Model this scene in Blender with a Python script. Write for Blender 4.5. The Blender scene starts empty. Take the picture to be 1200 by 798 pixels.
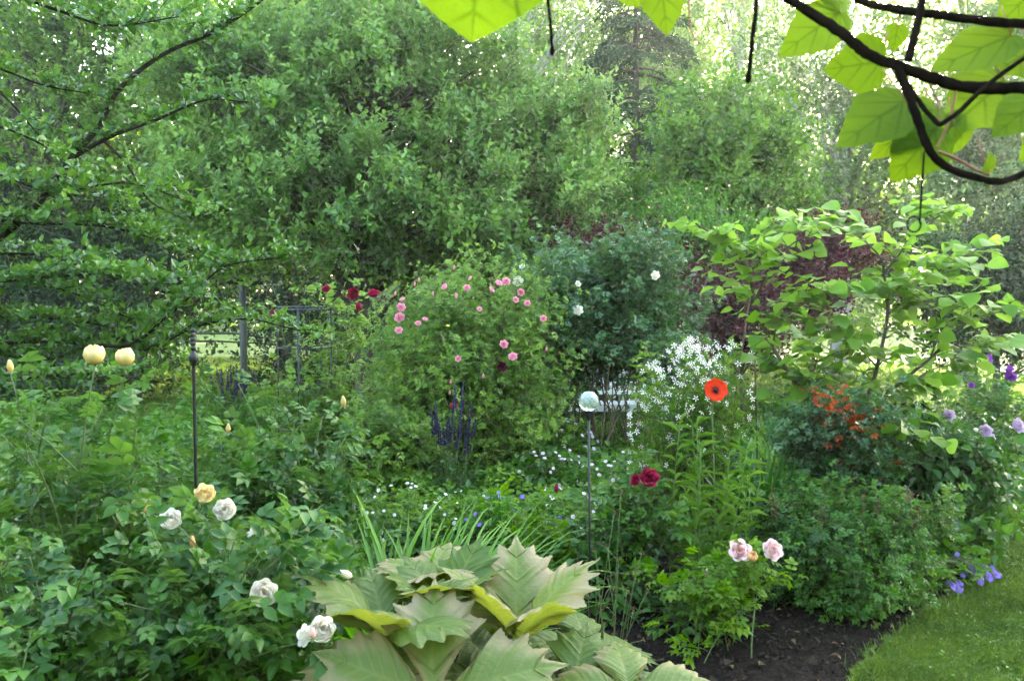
import bpy, math
import numpy as np
from mathutils import Vector, Matrix

sc = bpy.context.scene
RAD = math.radians

# ------------------------------------------------------------------ camera
F = 933.33
TH = RAD(3.0)
EYE = np.array([0.0, 0.0, 1.65])
cam_data = bpy.data.cameras.new('camera')
cam_data.lens = 28.0
cam_data.sensor_width = 36.0
cam_data.clip_start = 0.05
cam_data.clip_end = 2000.0
cam_data.dof.use_dof = True
cam_data.dof.focus_distance = 4.6
cam_data.dof.aperture_fstop = 7.0
cam = bpy.data.objects.new('camera', cam_data)
sc.collection.objects.link(cam)
cam.location = EYE
cam.rotation_euler = (RAD(90) - TH, 0, 0)
sc.camera = cam

# ------------------------------------------------------------------ world, sun, exposure
SUN_EL, SUN_AZ = RAD(17.8), RAD(24.9)          # in front of the camera, to the right, behind the birches
sun_dir = Vector((math.sin(SUN_AZ) * math.cos(SUN_EL), math.cos(SUN_AZ) * math.cos(SUN_EL), math.sin(SUN_EL)))
world = bpy.data.worlds.new('World')
sc.world = world
world.use_nodes = True
wn = world.node_tree
sky = wn.nodes.new('ShaderNodeTexSky')
sky.sky_type = 'NISHITA'
sky.sun_disc = False
sky.sun_elevation = SUN_EL
sky.sun_rotation = SUN_AZ
sky.dust_density = 1.5
sky.ozone_density = 0.6
wn.nodes['Background'].inputs['Strength'].default_value = 0.15
wn.links.new(sky.outputs[0], wn.nodes['Background'].inputs['Color'])
sun_data = bpy.data.lights.new('sun', 'SUN')
sun_data.energy = 3.6
sun_data.angle = RAD(0.5)
sun_data.color = (1.0, 0.95, 0.87)
sun = bpy.data.objects.new('sun', sun_data)
sun.rotation_euler = sun_dir.to_track_quat('Z', 'Y').to_euler()
sun.location = (10, 20, 12)
sc.collection.objects.link(sun)
vs = sc.view_settings
vs.view_transform = 'Standard'
vs.look = 'None'
vs.exposure = 4.6
vs.use_white_balance = True
vs.white_balance_temperature = 7600
vs.white_balance_tint = 10
vs.gamma = 1.0
vs.use_curve_mapping = False
cy = sc.cycles
cy.max_bounces = 8
cy.diffuse_bounces = 4
cy.transmission_bounces = 6
cy.glossy_bounces = 2
cy.caustics_reflective = False
cy.caustics_refractive = False
cy.use_denoising = True
cy.denoiser = 'OPENIMAGEDENOISE'
cy.denoising_input_passes = 'RGB_ALBEDO_NORMAL'
cy.use_adaptive_sampling = True
cy.adaptive_threshold = 0.02

# ------------------------------------------------------------------ helpers
def P(px, py, d):
    """world point seen at photo pixel (px,py), d metres in front along +Y"""
    cx, c2 = (px - 600) / F, -(py - 399) / F
    v = np.array([cx, math.cos(TH) + c2 * math.sin(TH), -math.sin(TH) + c2 * math.cos(TH)])
    return EYE + v * (d / v[1])

def PZ(px, d, z):
    p = P(px, 400, d)
    return np.array([p[0], d, z])

def nz(v):
    v = np.asarray(v, float)
    return v / np.maximum(np.linalg.norm(v, axis=-1, keepdims=True), 1e-9)

def R(seed):
    return np.random.default_rng(seed)

class Buf:
    def __init__(s):
        s.V, s.Fs, s.T, s.U, s.n = [], [], [], [], 0
    def add(s, v, faces, tint=None, uv=None):
        v = np.asarray(v, float).reshape(-1, 3)
        s.V.append(v)
        for f in faces:
            f = np.asarray(f, np.int64)
            if f.size:
                s.Fs.append(f + s.n)
        t = np.full(len(v), .5) if tint is None else np.broadcast_to(np.asarray(tint, float), (len(v),))
        s.T.append(t)
        s.U.append(np.zeros((len(v), 3)) if uv is None else uv)
        s.n += len(v)
    def mesh(s, name, mat, smooth=False, off=(0, 0, 0)):
        me = bpy.data.meshes.new(name)
        if s.n:
            V = np.concatenate(s.V) - np.asarray(off)
            me.vertices.add(len(V))
            me.vertices.foreach_set('co', V.astype(np.float32).ravel())
            loops = np.concatenate([f.ravel() for f in s.Fs])
            tot = np.concatenate([np.full(len(f), f.shape[1]) for f in s.Fs])
            start = np.concatenate([[0], np.cumsum(tot)[:-1]])
            me.loops.add(len(loops))
            me.loops.foreach_set('vertex_index', loops.astype(np.int32))
            me.polygons.add(len(tot))
            me.polygons.foreach_set('loop_start', start.astype(np.int32))
            me.polygons.foreach_set('loop_total', tot.astype(np.int32))
            me.polygons.foreach_set('use_smooth', np.full(len(tot), bool(smooth)))
            a = me.attributes.new('tint', 'FLOAT', 'POINT')
            a.data.foreach_set('value', np.concatenate(s.T).astype(np.float32))
            a = me.attributes.new('luv', 'FLOAT_VECTOR', 'POINT')
            a.data.foreach_set('vector', np.concatenate(s.U).astype(np.float32).ravel())
            me.update(calc_edges=True)
        if mat is not None:
            me.materials.append(mat)
        return me

def link(o):
    sc.collection.objects.link(o)
    return o

def tag(o, label=None, cat=None, group=None, kind=None):
    for k, v in (('label', label), ('category', cat), ('group', group), ('kind', kind)):
        if v:
            o[k] = v
    return o

class Thing:
    def __init__(s, name, label, cat, base, group=None):
        s.base = np.asarray(base, float)
        s.o = link(bpy.data.objects.new(name, None))
        s.o.empty_display_size = .1
        s.o.location = s.base
        tag(s.o, label, cat, group)
    def part(s, name, buf, mat, smooth=False, parent=None, kind=None, label=None):
        o = link(bpy.data.objects.new(name, buf.mesh(name, mat, smooth, s.base)))
        o.parent = parent or s.o
        tag(o, label=label, kind=kind)
        return o
    def inst(s, name, me, loc, rot=None, scale=1.0, parent=None, label=None):
        o = link(bpy.data.objects.new(name, me))
        o.parent = parent or s.o
        if parent is None:
            o.location = np.asarray(loc) - s.base
        else:
            o.location = loc
        if rot is not None:
            o.rotation_mode = 'QUATERNION'
            o.rotation_quaternion = rot
        o.scale = (scale,) * 3
        tag(o, label=label)
        return o

def single(name, buf, mat, label=None, cat=None, kind=None, group=None, smooth=False):
    o = link(bpy.data.objects.new(name, buf.mesh(name, mat, smooth)))
    return tag(o, label, cat, group, kind)

def face(n, roll=0.0):
    """quaternion that turns local +Z to n"""
    q = Vector(n).to_track_quat('Z', 'Y')
    return q @ Matrix.Rotation(roll, 3, 'Z').to_quaternion()

# ---- tubes
def tube(buf, pts, rad, sides=5, tint=.5):
    pts = np.asarray(pts, float)
    n = len(pts)
    rad = np.broadcast_to(np.asarray(rad, float), (n,))
    tan = nz(np.gradient(pts, axis=0))
    ref = np.array([0.31, 0.17, 0.93]) if abs(tan[:, 2]).mean() < .8 else np.array([0.93, 0.2, 0.3])
    a = nz(np.cross(tan, ref)); b = np.cross(tan, a)
    th = np.arange(sides) * 2 * np.pi / sides
    v = pts[:, None] + rad[:, None, None] * (np.cos(th)[None, :, None] * a[:, None] + np.sin(th)[None, :, None] * b[:, None])
    i = np.arange(n - 1)[:, None] * sides; j = np.arange(sides)[None]
    k = (j + 1) % sides
    q = np.stack([i + j, i + k, i + sides + k, i + sides + j], -1).reshape(-1, 4)
    faces = [q]
    if sides == 4:
        faces += [np.arange(4)[::-1][None], (n - 1) * 4 + np.arange(4)[None]]
    elif sides > 4:
        faces += [np.arange(sides)[::-1][None], (n - 1) * sides + np.arange(sides)[None]]
    buf.add(v, faces, tint)

def bez(a, b, c, d=None, n=9):
    t = np.linspace(0, 1, n)[:, None]
    a, b, c = map(np.asarray, (a, b, c))
    if d is None:
        return (1 - t) ** 2 * a + 2 * t * (1 - t) * b + t * t * c
    d = np.asarray(d)
    return (1 - t) ** 3 * a + 3 * t * (1 - t) ** 2 * b + 3 * t * t * (1 - t) * c + t ** 3 * d

def spline(pts, n=8):
    """Catmull-Rom through pts"""
    p = np.asarray(pts, float)
    if len(p) == 2:
        return p[0] + (p[1] - p[0]) * np.linspace(0, 1, n)[:, None]
    p = np.vstack([2 * p[0] - p[1], p, 2 * p[-1] - p[-2]])
    out = []
    for i in range(1, len(p) - 2):
        t = np.linspace(0, 1, n, endpoint=False)[:, None]
        out.append(.5 * (2 * p[i] + (p[i + 1] - p[i - 1]) * t + (2 * p[i - 1] - 5 * p[i] + 4 * p[i + 1] - p[i + 2]) * t ** 2
                         + (3 * p[i] - p[i - 1] - 3 * p[i + 1] + p[i + 2]) * t ** 3))
    out.append(p[-2][None])
    return np.vstack(out)

def resample(path, ts):
    seg = np.r_[0, np.cumsum(np.linalg.norm(np.diff(path, axis=0), axis=1))]
    s = np.asarray(ts) * seg[-1]
    pos = np.stack([np.interp(s, seg, path[:, k]) for k in range(3)], -1)
    tan = nz(np.gradient(path, axis=0))
    d = nz(np.stack([np.interp(s, seg, tan[:, k]) for k in range(3)], -1))
    return pos, d

# ---- leaf templates: (verts, [face arrays])
def leaf_tpl(prof, fold=.25, curl=.25):
    n = len(prof) + 1
    t = np.linspace(0, 1, n + 1)
    mid = np.stack([0 * t, t, -curl * t ** 2], -1)
    w = np.asarray(prof)
    L = np.stack([-w, t[1:-1], fold * w - curl * t[1:-1] ** 2], -1)
    Rr = L * [-1, 1, 1]
    v = np.vstack([mid, L, Rr])
    l0, r0 = n + 1, n + 1 + (n - 1)
    tri = [[0, 1, l0], [0, r0, 1], [n - 1, n, l0 + n - 2], [n - 1, r0 + n - 2, n]]
    quad = []
    for i in range(1, n - 1):
        quad += [[i, i + 1, l0 + i, l0 + i - 1], [i, r0 + i - 1, r0 + i, i + 1]]
    return v, [np.array(tri), np.array(quad).reshape(-1, 4)]

def merge_tpl(parts):
    V, T, Q, n = [], [], [], 0
    for v, fs in parts:
        V.append(v)
        for f in fs:
            if f.size:
                (T if f.shape[1] == 3 else Q).append(f + n)
        n += len(v)
    return np.vstack(V), [np.vstack(T) if T else np.zeros((0, 3), int), np.vstack(Q) if Q else np.zeros((0, 4), int)]

def xf_tpl(tpl, ang, off, s, sw=None):
    v, f = tpl
    v = v * [sw or s, s, s]
    c, si = math.cos(ang), math.sin(ang)
    v = np.stack([v[:, 0] * c + v[:, 1] * si, -v[:, 0] * si + v[:, 1] * c, v[:, 2]], -1) + off
    return v, f

DIAM = (np.array([[0, 0, 0], [-.5, .48, .1], [0, 1, -.05], [.5, .48, .1]]), [np.array([[0, 2, 1], [0, 3, 2]])])
OVATE = leaf_tpl([.42, .5, .3], .3, .25)
ROUND = leaf_tpl([.46, .52, .36], .22, .2)
HEARTY = leaf_tpl([.36, .52, .55, .46, .28], .18, .3)
LANCE = leaf_tpl([.36, .5, .34], .35, .28)
def compound(nside, base, ang0=62, ll=.38, lw=.235):
    ps = [xf_tpl(base, 0, [0, .58, 0], .42, lw * 1.05)]
    for k in range(nside):
        y = .56 - .26 * k
        for s in (-1, 1):
            ps.append(xf_tpl(base, s * RAD(ang0), [0, y, 0], ll * (1 - .12 * k), lw * (1 - .1 * k)))
    ps.append((np.array([[-.008, 0, 0], [.008, 0, 0], [0, .6, 0]]), [np.array([[0, 1, 2]])]))
    return merge_tpl(ps)
ROSE5 = compound(2, leaf_tpl([.36, .5, .46, .26], .28, .3))
ROSE5L = compound(2, DIAM)
ROSE7L = compound(3, DIAM, 65, .33, .2)
def palmate(nl=5, per=2, deep=.45):
    a = np.linspace(-2.35, 2.35, nl * per + 1)
    r = .5 * (1 - deep * (np.arange(nl * per + 1) % per == 0) * (1 if per == 2 else .9))
    o = np.stack([r * np.sin(a), .42 + r * np.cos(a), .10 * np.ones_like(a) + .05 * (np.arange(len(a)) % 2)], -1)
    v = np.vstack([[[0, .35, 0]], o])
    k = np.arange(1, len(a))
    return v, [np.stack([0 * k, k + 1, k], -1)]
PALM = palmate(5, 2, .42)
STAR5 = None

def leaves(buf, pos, axis, nrm, L, W, tpl, tint=None, rng=None, luv=False):
    pos = np.asarray(pos, float)
    n = len(pos)
    if n == 0:
        return
    y = nz(axis); x = nz(np.cross(y, nrm)); z = np.cross(x, y)
    tv, tf = tpl
    k = len(tv)
    L = np.broadcast_to(L, (n,)); W = np.broadcast_to(W, (n,))
    v = (pos[:, None] + (W[:, None] * tv[None, :, 0])[..., None] * x[:, None] + (L[:, None] * tv[None, :, 1])[..., None] * y[:, None]
         + (L[:, None] * tv[None, :, 2])[..., None] * z[:, None])
    if tint is None:
        tint = (rng or R(1)).random(n)
    off = (np.arange(n) * k)[:, None, None]
    faces = [(off + f[None]).reshape(-1, f.shape[1]) for f in tf if f.size]
    uv = None
    if luv:
        uv = np.tile(np.c_[tv[:, :2], np.zeros(k)], (n, 1))
    buf.add(v.reshape(-1, 3), faces, np.repeat(tint, k), uv)

def along(rng, path, n, t0=.2, t1=1.0, out=.9, up=.0, nup=1.0, jit=.35):
    """leaf positions, axes and normals set alternately along a path"""
    ts = np.linspace(t0, t1, n) + rng.normal(0, .01, n)
    pos, d = resample(path, np.clip(ts, 0, 1))
    ref = nz(np.cross(d, [0.2, 0.1, 1.0]))
    b = np.cross(d, ref)
    ph = np.arange(n) * 2.4 + rng.random() * 6 + rng.normal(0, .3, n)
    s = np.cos(ph)[:, None] * ref + np.sin(ph)[:, None] * b
    ax = nz(d * .45 + s * out + np.array([0, 0, up]) + rng.normal(0, jit * .5, (n, 3)))
    nr = np.array([0, 0, nup]) + rng.normal(0, jit, (n, 3)) + .25 * d
    return pos, ax, nr

# ---- crowns: lobes -> clumps -> twigs -> leaves
def crown(rng, lobes, nclump, per, csize, tlen, nleaf, up=.35, out=.7, noise=.5, droop=0.0, inner=3.0, under=1.0, flat=.75):
    C = np.array([l[0] for l in lobes], float); RR = np.array([l[1] for l in lobes], float)
    w = np.prod(RR, 1) ** .67 * np.array([l[2] if len(l) > 2 else 1. for l in lobes]); w /= w.sum()
    li = rng.choice(len(lobes), nclump, p=w)
    u = nz(rng.normal(size=(nclump, 3)))
    u[:, 2] = np.where((u[:, 2] < 0) & (rng.random(nclump) < 1 - under), -u[:, 2], u[:, 2])
    cc = C[li] + RR[li] * u * rng.power(inner, (nclump, 1))
    outv = nz(u / RR[li])
    ci = np.repeat(np.arange(nclump), per)
    n = len(ci)
    o = cc[ci] + rng.normal(size=(n, 3)) * csize * [1, 1, flat]
    d = nz(outv[ci] * out + np.array([0, 0, up]) + rng.normal(0, noise, (n, 3)))
    ln = tlen * rng.uniform(.5, 1.4, n)
    t = np.linspace(.1, 1, nleaf)
    g = np.array([0, 0, -1.0])
    pos = o[:, None] + (d * ln[:, None])[:, None] * t[None, :, None] + g * (droop * ln)[:, None, None] * (t ** 2)[None, :, None]
    ends = np.stack([o, pos[:, -1]], 1)
    dd = nz(d[:, None] + g * 2 * droop * t[None, :, None])
    ref = nz(np.cross(dd, np.array([.2, .1, 1.])))
    b = np.cross(dd, ref)
    ph = (np.arange(nleaf) * 2.4)[None] + rng.random((n, 1)) * 6.28
    s = np.cos(ph)[..., None] * ref + np.sin(ph)[..., None] * b
    ax = dd * .55 + s * .85 + np.array([0, 0, .12])
    nr = rng.normal(0, .36, (n, nleaf, 3)) + np.array([0, 0, .85]) + .25 * dd + .35 * outv[ci][:, None]
    tint = np.clip(np.repeat(rng.normal(.5, .18, nclump)[ci], nleaf) + rng.normal(0, .17, n * nleaf) + np.tile((t - .6) * .35, n), 0, 1)
    return dict(pos=pos.reshape(-1, 3), ax=ax.reshape(-1, 3), nr=nr.reshape(-1, 3), tint=tint, ends=ends, cc=cc, ci=ci)

def put(buf, c, rng, L, W, tpl=DIAM, var=.3):
    n = len(c['pos'])
    s = rng.uniform(1 - var, 1 + var, n)
    leaves(buf, c['pos'], c['ax'], c['nr'], L * s, W * s, tpl, c['tint'])

def twig_lines(buf, ends, r, every=1):
    e = ends[::every]
    a, b = e[:, 0], e[:, 1]
    d = nz(b - a); s = nz(np.cross(d, [.3, .2, .9])); q = np.cross(d, s)
    n = len(a)
    v = np.concatenate([a + s * r, a - s * r * .5 + q * r * .87, a - s * r * .5 - q * r * .87, b], 1).reshape(-1, 3)
    off = (np.arange(n) * 4)[:, None, None]
    buf.add(v, [(off + np.array([[0, 1, 3], [1, 2, 3], [2, 0, 3]])[None]).reshape(-1, 3)])

def wood(buf, rng, base, top, r0, targets, wob=.05, sides=7, lim=.35, lo=.25, sag=.0):
    """trunk and limbs reaching to the clumps"""
    base, top = np.asarray(base, float), np.asarray(top, float)
    n = 14
    t = np.linspace(0, 1, n)
    H = np.linalg.norm(top - base)
    tr = base + (top - base) * t[:, None] + np.cumsum(rng.normal(0, wob * H / n, (n, 3)), 0) * [1, 1, .1]
    rad = r0 * (1 - .85 * t) + r0 * .5 * np.exp(-t * 25)
    tube(buf, tr, rad, sides)
    for q in np.asarray(targets):
        hq = (q[2] - base[2]) / max(H, .1)
        f = np.clip(hq - rng.uniform(.12, .35), lo, .95)
        p, d = resample(tr, [f])
        p = p[0]
        L = np.linalg.norm(q - p)
        m = p + (q - p) * .5 + np.array([0, 0, (.12 - sag) * L]) + rng.normal(0, .06 * L, 3)
        pa = bez(p, m, q, n=7)
        rr = min(r0 * lim, .012 + .014 * L) * (1 - .8 * np.linspace(0, 1, 7))
        tube(buf, pa, rr, 5)

def stems(buf, rng, base, spread, targets, r, bulge=.25, sides=5, n=8):
    out = []
    base = np.asarray(base, float)
    for q in np.asarray(targets):
        p = base + np.r_[rng.normal(0, spread, 2), 0]
        p[2] = base[2]
        m = p * .5 + q * .5
        m[:2] = p[:2] * .7 + q[:2] * .3
        m[2] = p[2] + (q[2] - p[2]) * (.5 + bulge)
        m += rng.normal(0, .03, 3)
        pa = bez(p, m, q, n=n)
        tube(buf, pa, r * (1 - .65 * np.linspace(0, 1, n)) * rng.uniform(.7, 1.2), sides)
        out.append(pa)
    return out

def blades(buf, rng, pos, az, e0, e1, L, W, seg=6, fold=.25, tint=None):
    """strap leaves: elevation bends from e0 to e1"""
    n = len(pos)
    t = np.linspace(0, 1, seg + 1)
    el = e0[:, None] + (e1 - e0)[:, None] * t[None] ** 1.5
    st = (L / seg)[:, None]
    h = np.concatenate([np.zeros((n, 1)), np.cumsum(np.cos(el[:, :-1]) * st, 1)], 1)
    z = np.concatenate([np.zeros((n, 1)), np.cumsum(np.sin(el[:, :-1]) * st, 1)], 1)
    hd = np.stack([np.cos(az), np.sin(az), 0 * az], -1)
    sd = np.stack([-np.sin(az), np.cos(az), 0 * az], -1)
    c = pos[:, None] + h[..., None] * hd[:, None] + z[..., None] * np.array([0, 0, 1.])
    w = W[:, None] * .5 * np.minimum(1, (1 - t) * 2.2 + .02)[None] * (1 - .25 * (1 - t))[None]
    up = np.stack([-np.sin(el)[..., None] * hd[:, None] + np.cos(el)[..., None] * np.array([0, 0, 1.])], 0)[0]
    l = c - w[..., None] * sd[:, None] + (w * fold)[..., None] * up
    r = c + w[..., None] * sd[:, None] + (w * fold)[..., None] * up
    v = np.stack([l, c, r], 2).reshape(-1, 3)
    S = (seg + 1) * 3
    i = np.arange(seg) * 3
    q = np.concatenate([np.stack([i, i + 1, i + 4, i + 3], -1), np.stack([i + 1, i + 2, i + 5, i + 4], -1)])
    off = (np.arange(n) * S)[:, None, None]
    tint = rng.random(n) if tint is None else tint
    buf.add(v, [(off + q[None]).reshape(-1, 4)], np.repeat(tint, S))

def lobed(outline, N=60, m=8, teeth=(.02, 24), pleat=.012, fold=.15, curl=.2, slope=.6, ruffle=0.0, per=4, droop=0.0):
    """one big leaf: rows follow the side veins from midrib to toothed rim. verts (u,v,z) and uv=(rim, vein, v)"""
    o = np.asarray(outline, float)
    seg = np.r_[0, np.cumsum(np.linalg.norm(np.diff(o, axis=0), axis=1))]
    s = np.linspace(0, seg[-1], N + 1)
    u = np.interp(s, seg, o[:, 0]); v = np.interp(s, seg, o[:, 1])
    d = np.stack([np.gradient(u), np.gradient(v)], -1); d = nz(d)
    nrm = np.stack([d[:, 1], -d[:, 0]], -1)
    saw = (np.arange(N + 1) * teeth[1] / N) % 1
    amp = teeth[0] * (saw - .3) * np.minimum(1, u * 8)
    u = np.maximum(u + nrm[:, 0] * amp, 0); v = v + nrm[:, 1] * amp + .3 * amp
    vm = np.clip(v - slope * u, 0, None); vm = np.maximum.accumulate(np.minimum(vm, 1)); vm[-1] = v[-1]
    j = np.linspace(0, 1, m + 1)
    U = u[:, None] * j[None]; Vv = vm[:, None] + (v - vm)[:, None] * j[None]
    ph = np.cos(2 * np.pi * np.arange(N + 1) / per)[:, None]
    Z = pleat * ph * (np.sin(np.pi * j) ** .7)[None] + fold * U * (1 - .5 * U) - curl * Vv ** 2 * .5 - droop * (j ** 3)[None] * np.minimum(1, U * 3) + ruffle * np.sin(np.arange(N + 1) * .5)[:, None] * j[None] ** 2
    vein = np.maximum(((np.arange(N + 1) % per) == 0)[:, None] * np.minimum(1, 1.2 - j)[None], (j < .08)[None] * 1.0)
    V = np.stack([U, Vv, Z], -1).reshape(-1, 3)
    uv = np.stack([np.broadcast_to(j[None], U.shape), vein, Vv], -1).reshape(-1, 3)
    i = np.arange(N)[:, None] * (m + 1); jj = np.arange(m)[None]
    q = np.stack([i + jj, i + jj + 1, i + m + 2 + jj, i + m + 1 + jj], -1).reshape(-1, 4)
    return np.vstack([V, V * [-1, 1, 1]]), [q, q[:, ::-1] + len(V)], np.vstack([uv, uv])

def place_leaf(buf, tp, pos, axis, nrm, s, w=1.0, tint=.5, bend=0.0):
    v, f, uv = tp
    v = v.copy()
    v[:, 2] -= bend * v[:, 1] ** 2
    y = nz(axis); x = nz(np.cross(y, nrm)); z = np.cross(x, y)
    buf.add(np.asarray(pos) + s * (v[:, :1] * w * x + v[:, 1:2] * y + v[:, 2:] * z), f, tint, uv)

# ---- flowers (unit size = 1 across), facing +Z
def petal(buf, phi, hw, prof, nu=4, nv=5, tint=.5, wob=0.0, rng=None, round_=.18, notch=0.0):
    """patch on a surface of revolution; prof = list of (rho, z) from base to tip"""
    pr = np.asarray(prof, float)
    tt = np.linspace(0, 1, nv + 1)
    rho = np.interp(tt, np.linspace(0, 1, len(pr)), pr[:, 0]); z = np.interp(tt, np.linspace(0, 1, len(pr)), pr[:, 1])
    uu = np.linspace(-1, 1, nu + 1)
    half = hw * np.sin(np.pi * np.clip(.16 + .62 * tt, 0, 1)) ** .6
    a = phi + uu[None] * half[:, None]
    sh = (1 - round_ * uu[None] ** 2 * tt[:, None] ** 2 - notch * (1 - np.abs(uu[None])) * tt[:, None] ** 4)
    rr = rho[:, None] * sh; zz = z[:, None] * sh
    if wob and rng is not None:
        k = rng.normal(0, wob, (nv + 1, nu + 1)) * tt[:, None]
        rr = rr + k; zz = zz + rng.normal(0, wob, (nv + 1, nu + 1)) * tt[:, None]
    v = np.stack([rr * np.cos(a), rr * np.sin(a), zz], -1).reshape(-1, 3)
    i = np.arange(nv)[:, None] * (nu + 1); j = np.arange(nu)[None]
    q = np.stack([i + j, i + j + 1, i + nu + 2 + j, i + nu + 1 + j], -1).reshape(-1, 4)
    uv = np.stack([np.broadcast_to(tt[:, None], rr.shape), np.broadcast_to(uu[None], rr.shape), 0 * rr], -1).reshape(-1, 3)
    buf.add(v, [q], tint, uv)

def rose_mesh(name, mat, seed, layers, open_=1.0, cup=.5, wob=.005, close=0.0):
    """layers of petals; outermost opens by open_, cup = height"""
    rng = R(seed); b = Buf()
    for k in range(layers):
        f = (k + 1) / layers
        n = 3 + int(f * 3.2)
        for i in range(n):
            phi = 2 * np.pi * i / n + k * 1.1 + rng.normal(0, .12)
            rr = .07 + .40 * f
            top = cup * (1.0 - .42 * f * open_) + rng.normal(0, .02)
            ex = open_ * .12 * f
            prof = [(.02, 0), (rr * .75, .05 + .05 * (1 - f)), (rr * 1.0, top * .55), (rr * (1.0 - .10 * (1 - f) - .25 * close), top * .9), (rr * (.96 - .62 * close) + ex, top * (1 - .10 * open_ * f + .08 * close))]
            petal(b, phi, min(1.15, 3.6 / n), prof, 6, 6, rng.random(), wob, rng)
    return b.mesh(name, mat, True)

def bud_mesh(name, mat, seed):
    rng = R(seed); b = Buf()
    for k in range(2):
        for i in range(3):
            petal(b, i * 2.1 + k, 1.2, [(.02, 0), (.26 - .05 * k, .25), (.27 - .06 * k, .6), (.12, .95), (.05 + .05 * (1 - k), 1.08)], 4, 5, rng.random(), .01, rng)
    return b.mesh(name, mat, True)

def calyx_mesh(name, mat):
    b = Buf()
    tube(b, [[0, 0, -.16], [0, 0, -.10], [0, 0, -.03], [0, 0, .03]], [.03, .1, .12, .06], 8)
    for i in range(5):
        petal(b, i * 1.2566, .35, [(.05, 0), (.2, -.02), (.34, .02), (.46, -.06)], 2, 3)
    return b.mesh(name, mat, True)

def flat_flower(name, mat, n, hw, prof, centre=None, cmat=None, seed=1, notch=0.0):
    rng = R(seed); b = Buf()
    for i in range(n):
        petal(b, i * 2 * np.pi / n, hw, prof, 2, 3, rng.random(), .01, rng, .25, notch)
    return b.mesh(name, mat, True)

# ------------------------------------------------------------------ materials
def base_mat(name):
    m = bpy.data.materials.new(name); m.use_nodes = True
    nt = m.node_tree
    for n in list(nt.nodes):
        nt.nodes.remove(n)
    out = nt.nodes.new('ShaderNodeOutputMaterial')
    return m, nt, out

def node(nt, t, **kw):
    n = nt.nodes.new(t)
    for k, v in kw.items():
        if k in n.inputs.keys():
            n.inputs[k].default_value = v
        else:
            setattr(n, k, v)
    return n

def mixc(nt, fac, a, b, mode='MIX'):
    m = nt.nodes.new('ShaderNodeMix'); m.data_type = 'RGBA'; m.blend_type = mode
    for idx, v in ((0, fac), (6, a), (7, b)):
        if hasattr(v, 'links') or hasattr(v, 'is_linked'):
            nt.links.new(v, m.inputs[idx])
        elif idx == 0:
            m.inputs[0].default_value = v
        else:
            m.inputs[idx].default_value = (*v, 1) if len(v) == 3 else v
    return m.outputs[2]

def attr(nt, name):
    a = nt.nodes.new('ShaderNodeAttribute'); a.attribute_name = name
    return a

def leaf_mat(name, dark, light, trans=.4, rough=.45, spec=.35, tmul=(1.5, 1.6, .7), back=.0, noise=.35):
    m, nt, out = base_mat(name)
    t = attr(nt, 'tint')
    c = mixc(nt, t.outputs['Fac'], dark, light)
    no = node(nt, 'ShaderNodeTexNoise', Scale=1.7, Detail=3.0)
    tc = nt.nodes.new('ShaderNodeTexCoord')
    nt.links.new(tc.outputs['Object'], no.inputs['Vector'])
    hs = nt.nodes.new('ShaderNodeHueSaturation')
    mr = node(nt, 'ShaderNodeMapRange'); mr.inputs[1].default_value = .3; mr.inputs[2].default_value = .7
    mr.inputs[3].default_value = 1 - noise; mr.inputs[4].default_value = 1 + noise
    nt.links.new(no.outputs['Fac'], mr.inputs[0]); nt.links.new(mr.outputs[0], hs.inputs['Value'])
    mr2 = node(nt, 'ShaderNodeMapRange'); mr2.inputs[1].default_value = .3; mr2.inputs[2].default_value = .7
    mr2.inputs[3].default_value = .515; mr2.inputs[4].default_value = .485
    nt.links.new(no.outputs['Fac'], mr2.inputs[0]); nt.links.new(mr2.outputs[0], hs.inputs['Hue'])
    nt.links.new(c, hs.inputs['Color']); hs.inputs['Saturation'].default_value = 1.22
    col = hs.outputs[0]
    if back:
        g = nt.nodes.new('ShaderNodeNewGeometry')
        col = mixc(nt, g.outputs['Backfacing'], col, mixc(nt, back, col, (.22, .28, .18)))
    b = nt.nodes.new('ShaderNodeBsdfPrincipled')
    nt.links.new(col, b.inputs['Base Color'])
    b.inputs['Roughness'].default_value = rough
    b.inputs['Specular IOR Level'].default_value = spec
    tr = nt.nodes.new('ShaderNodeBsdfTranslucent')
    nt.links.new(mixc(nt, 1.0, col, tmul, 'MULTIPLY'), tr.inputs['Color'])
    mx = nt.nodes.new('ShaderNodeMixShader'); mx.inputs[0].default_value = trans
    nt.links.new(b.outputs[0], mx.inputs[1]); nt.links.new(tr.outputs[0], mx.inputs[2])
    nt.links.new(mx.outputs[0], out.inputs[0])
    return m

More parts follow.
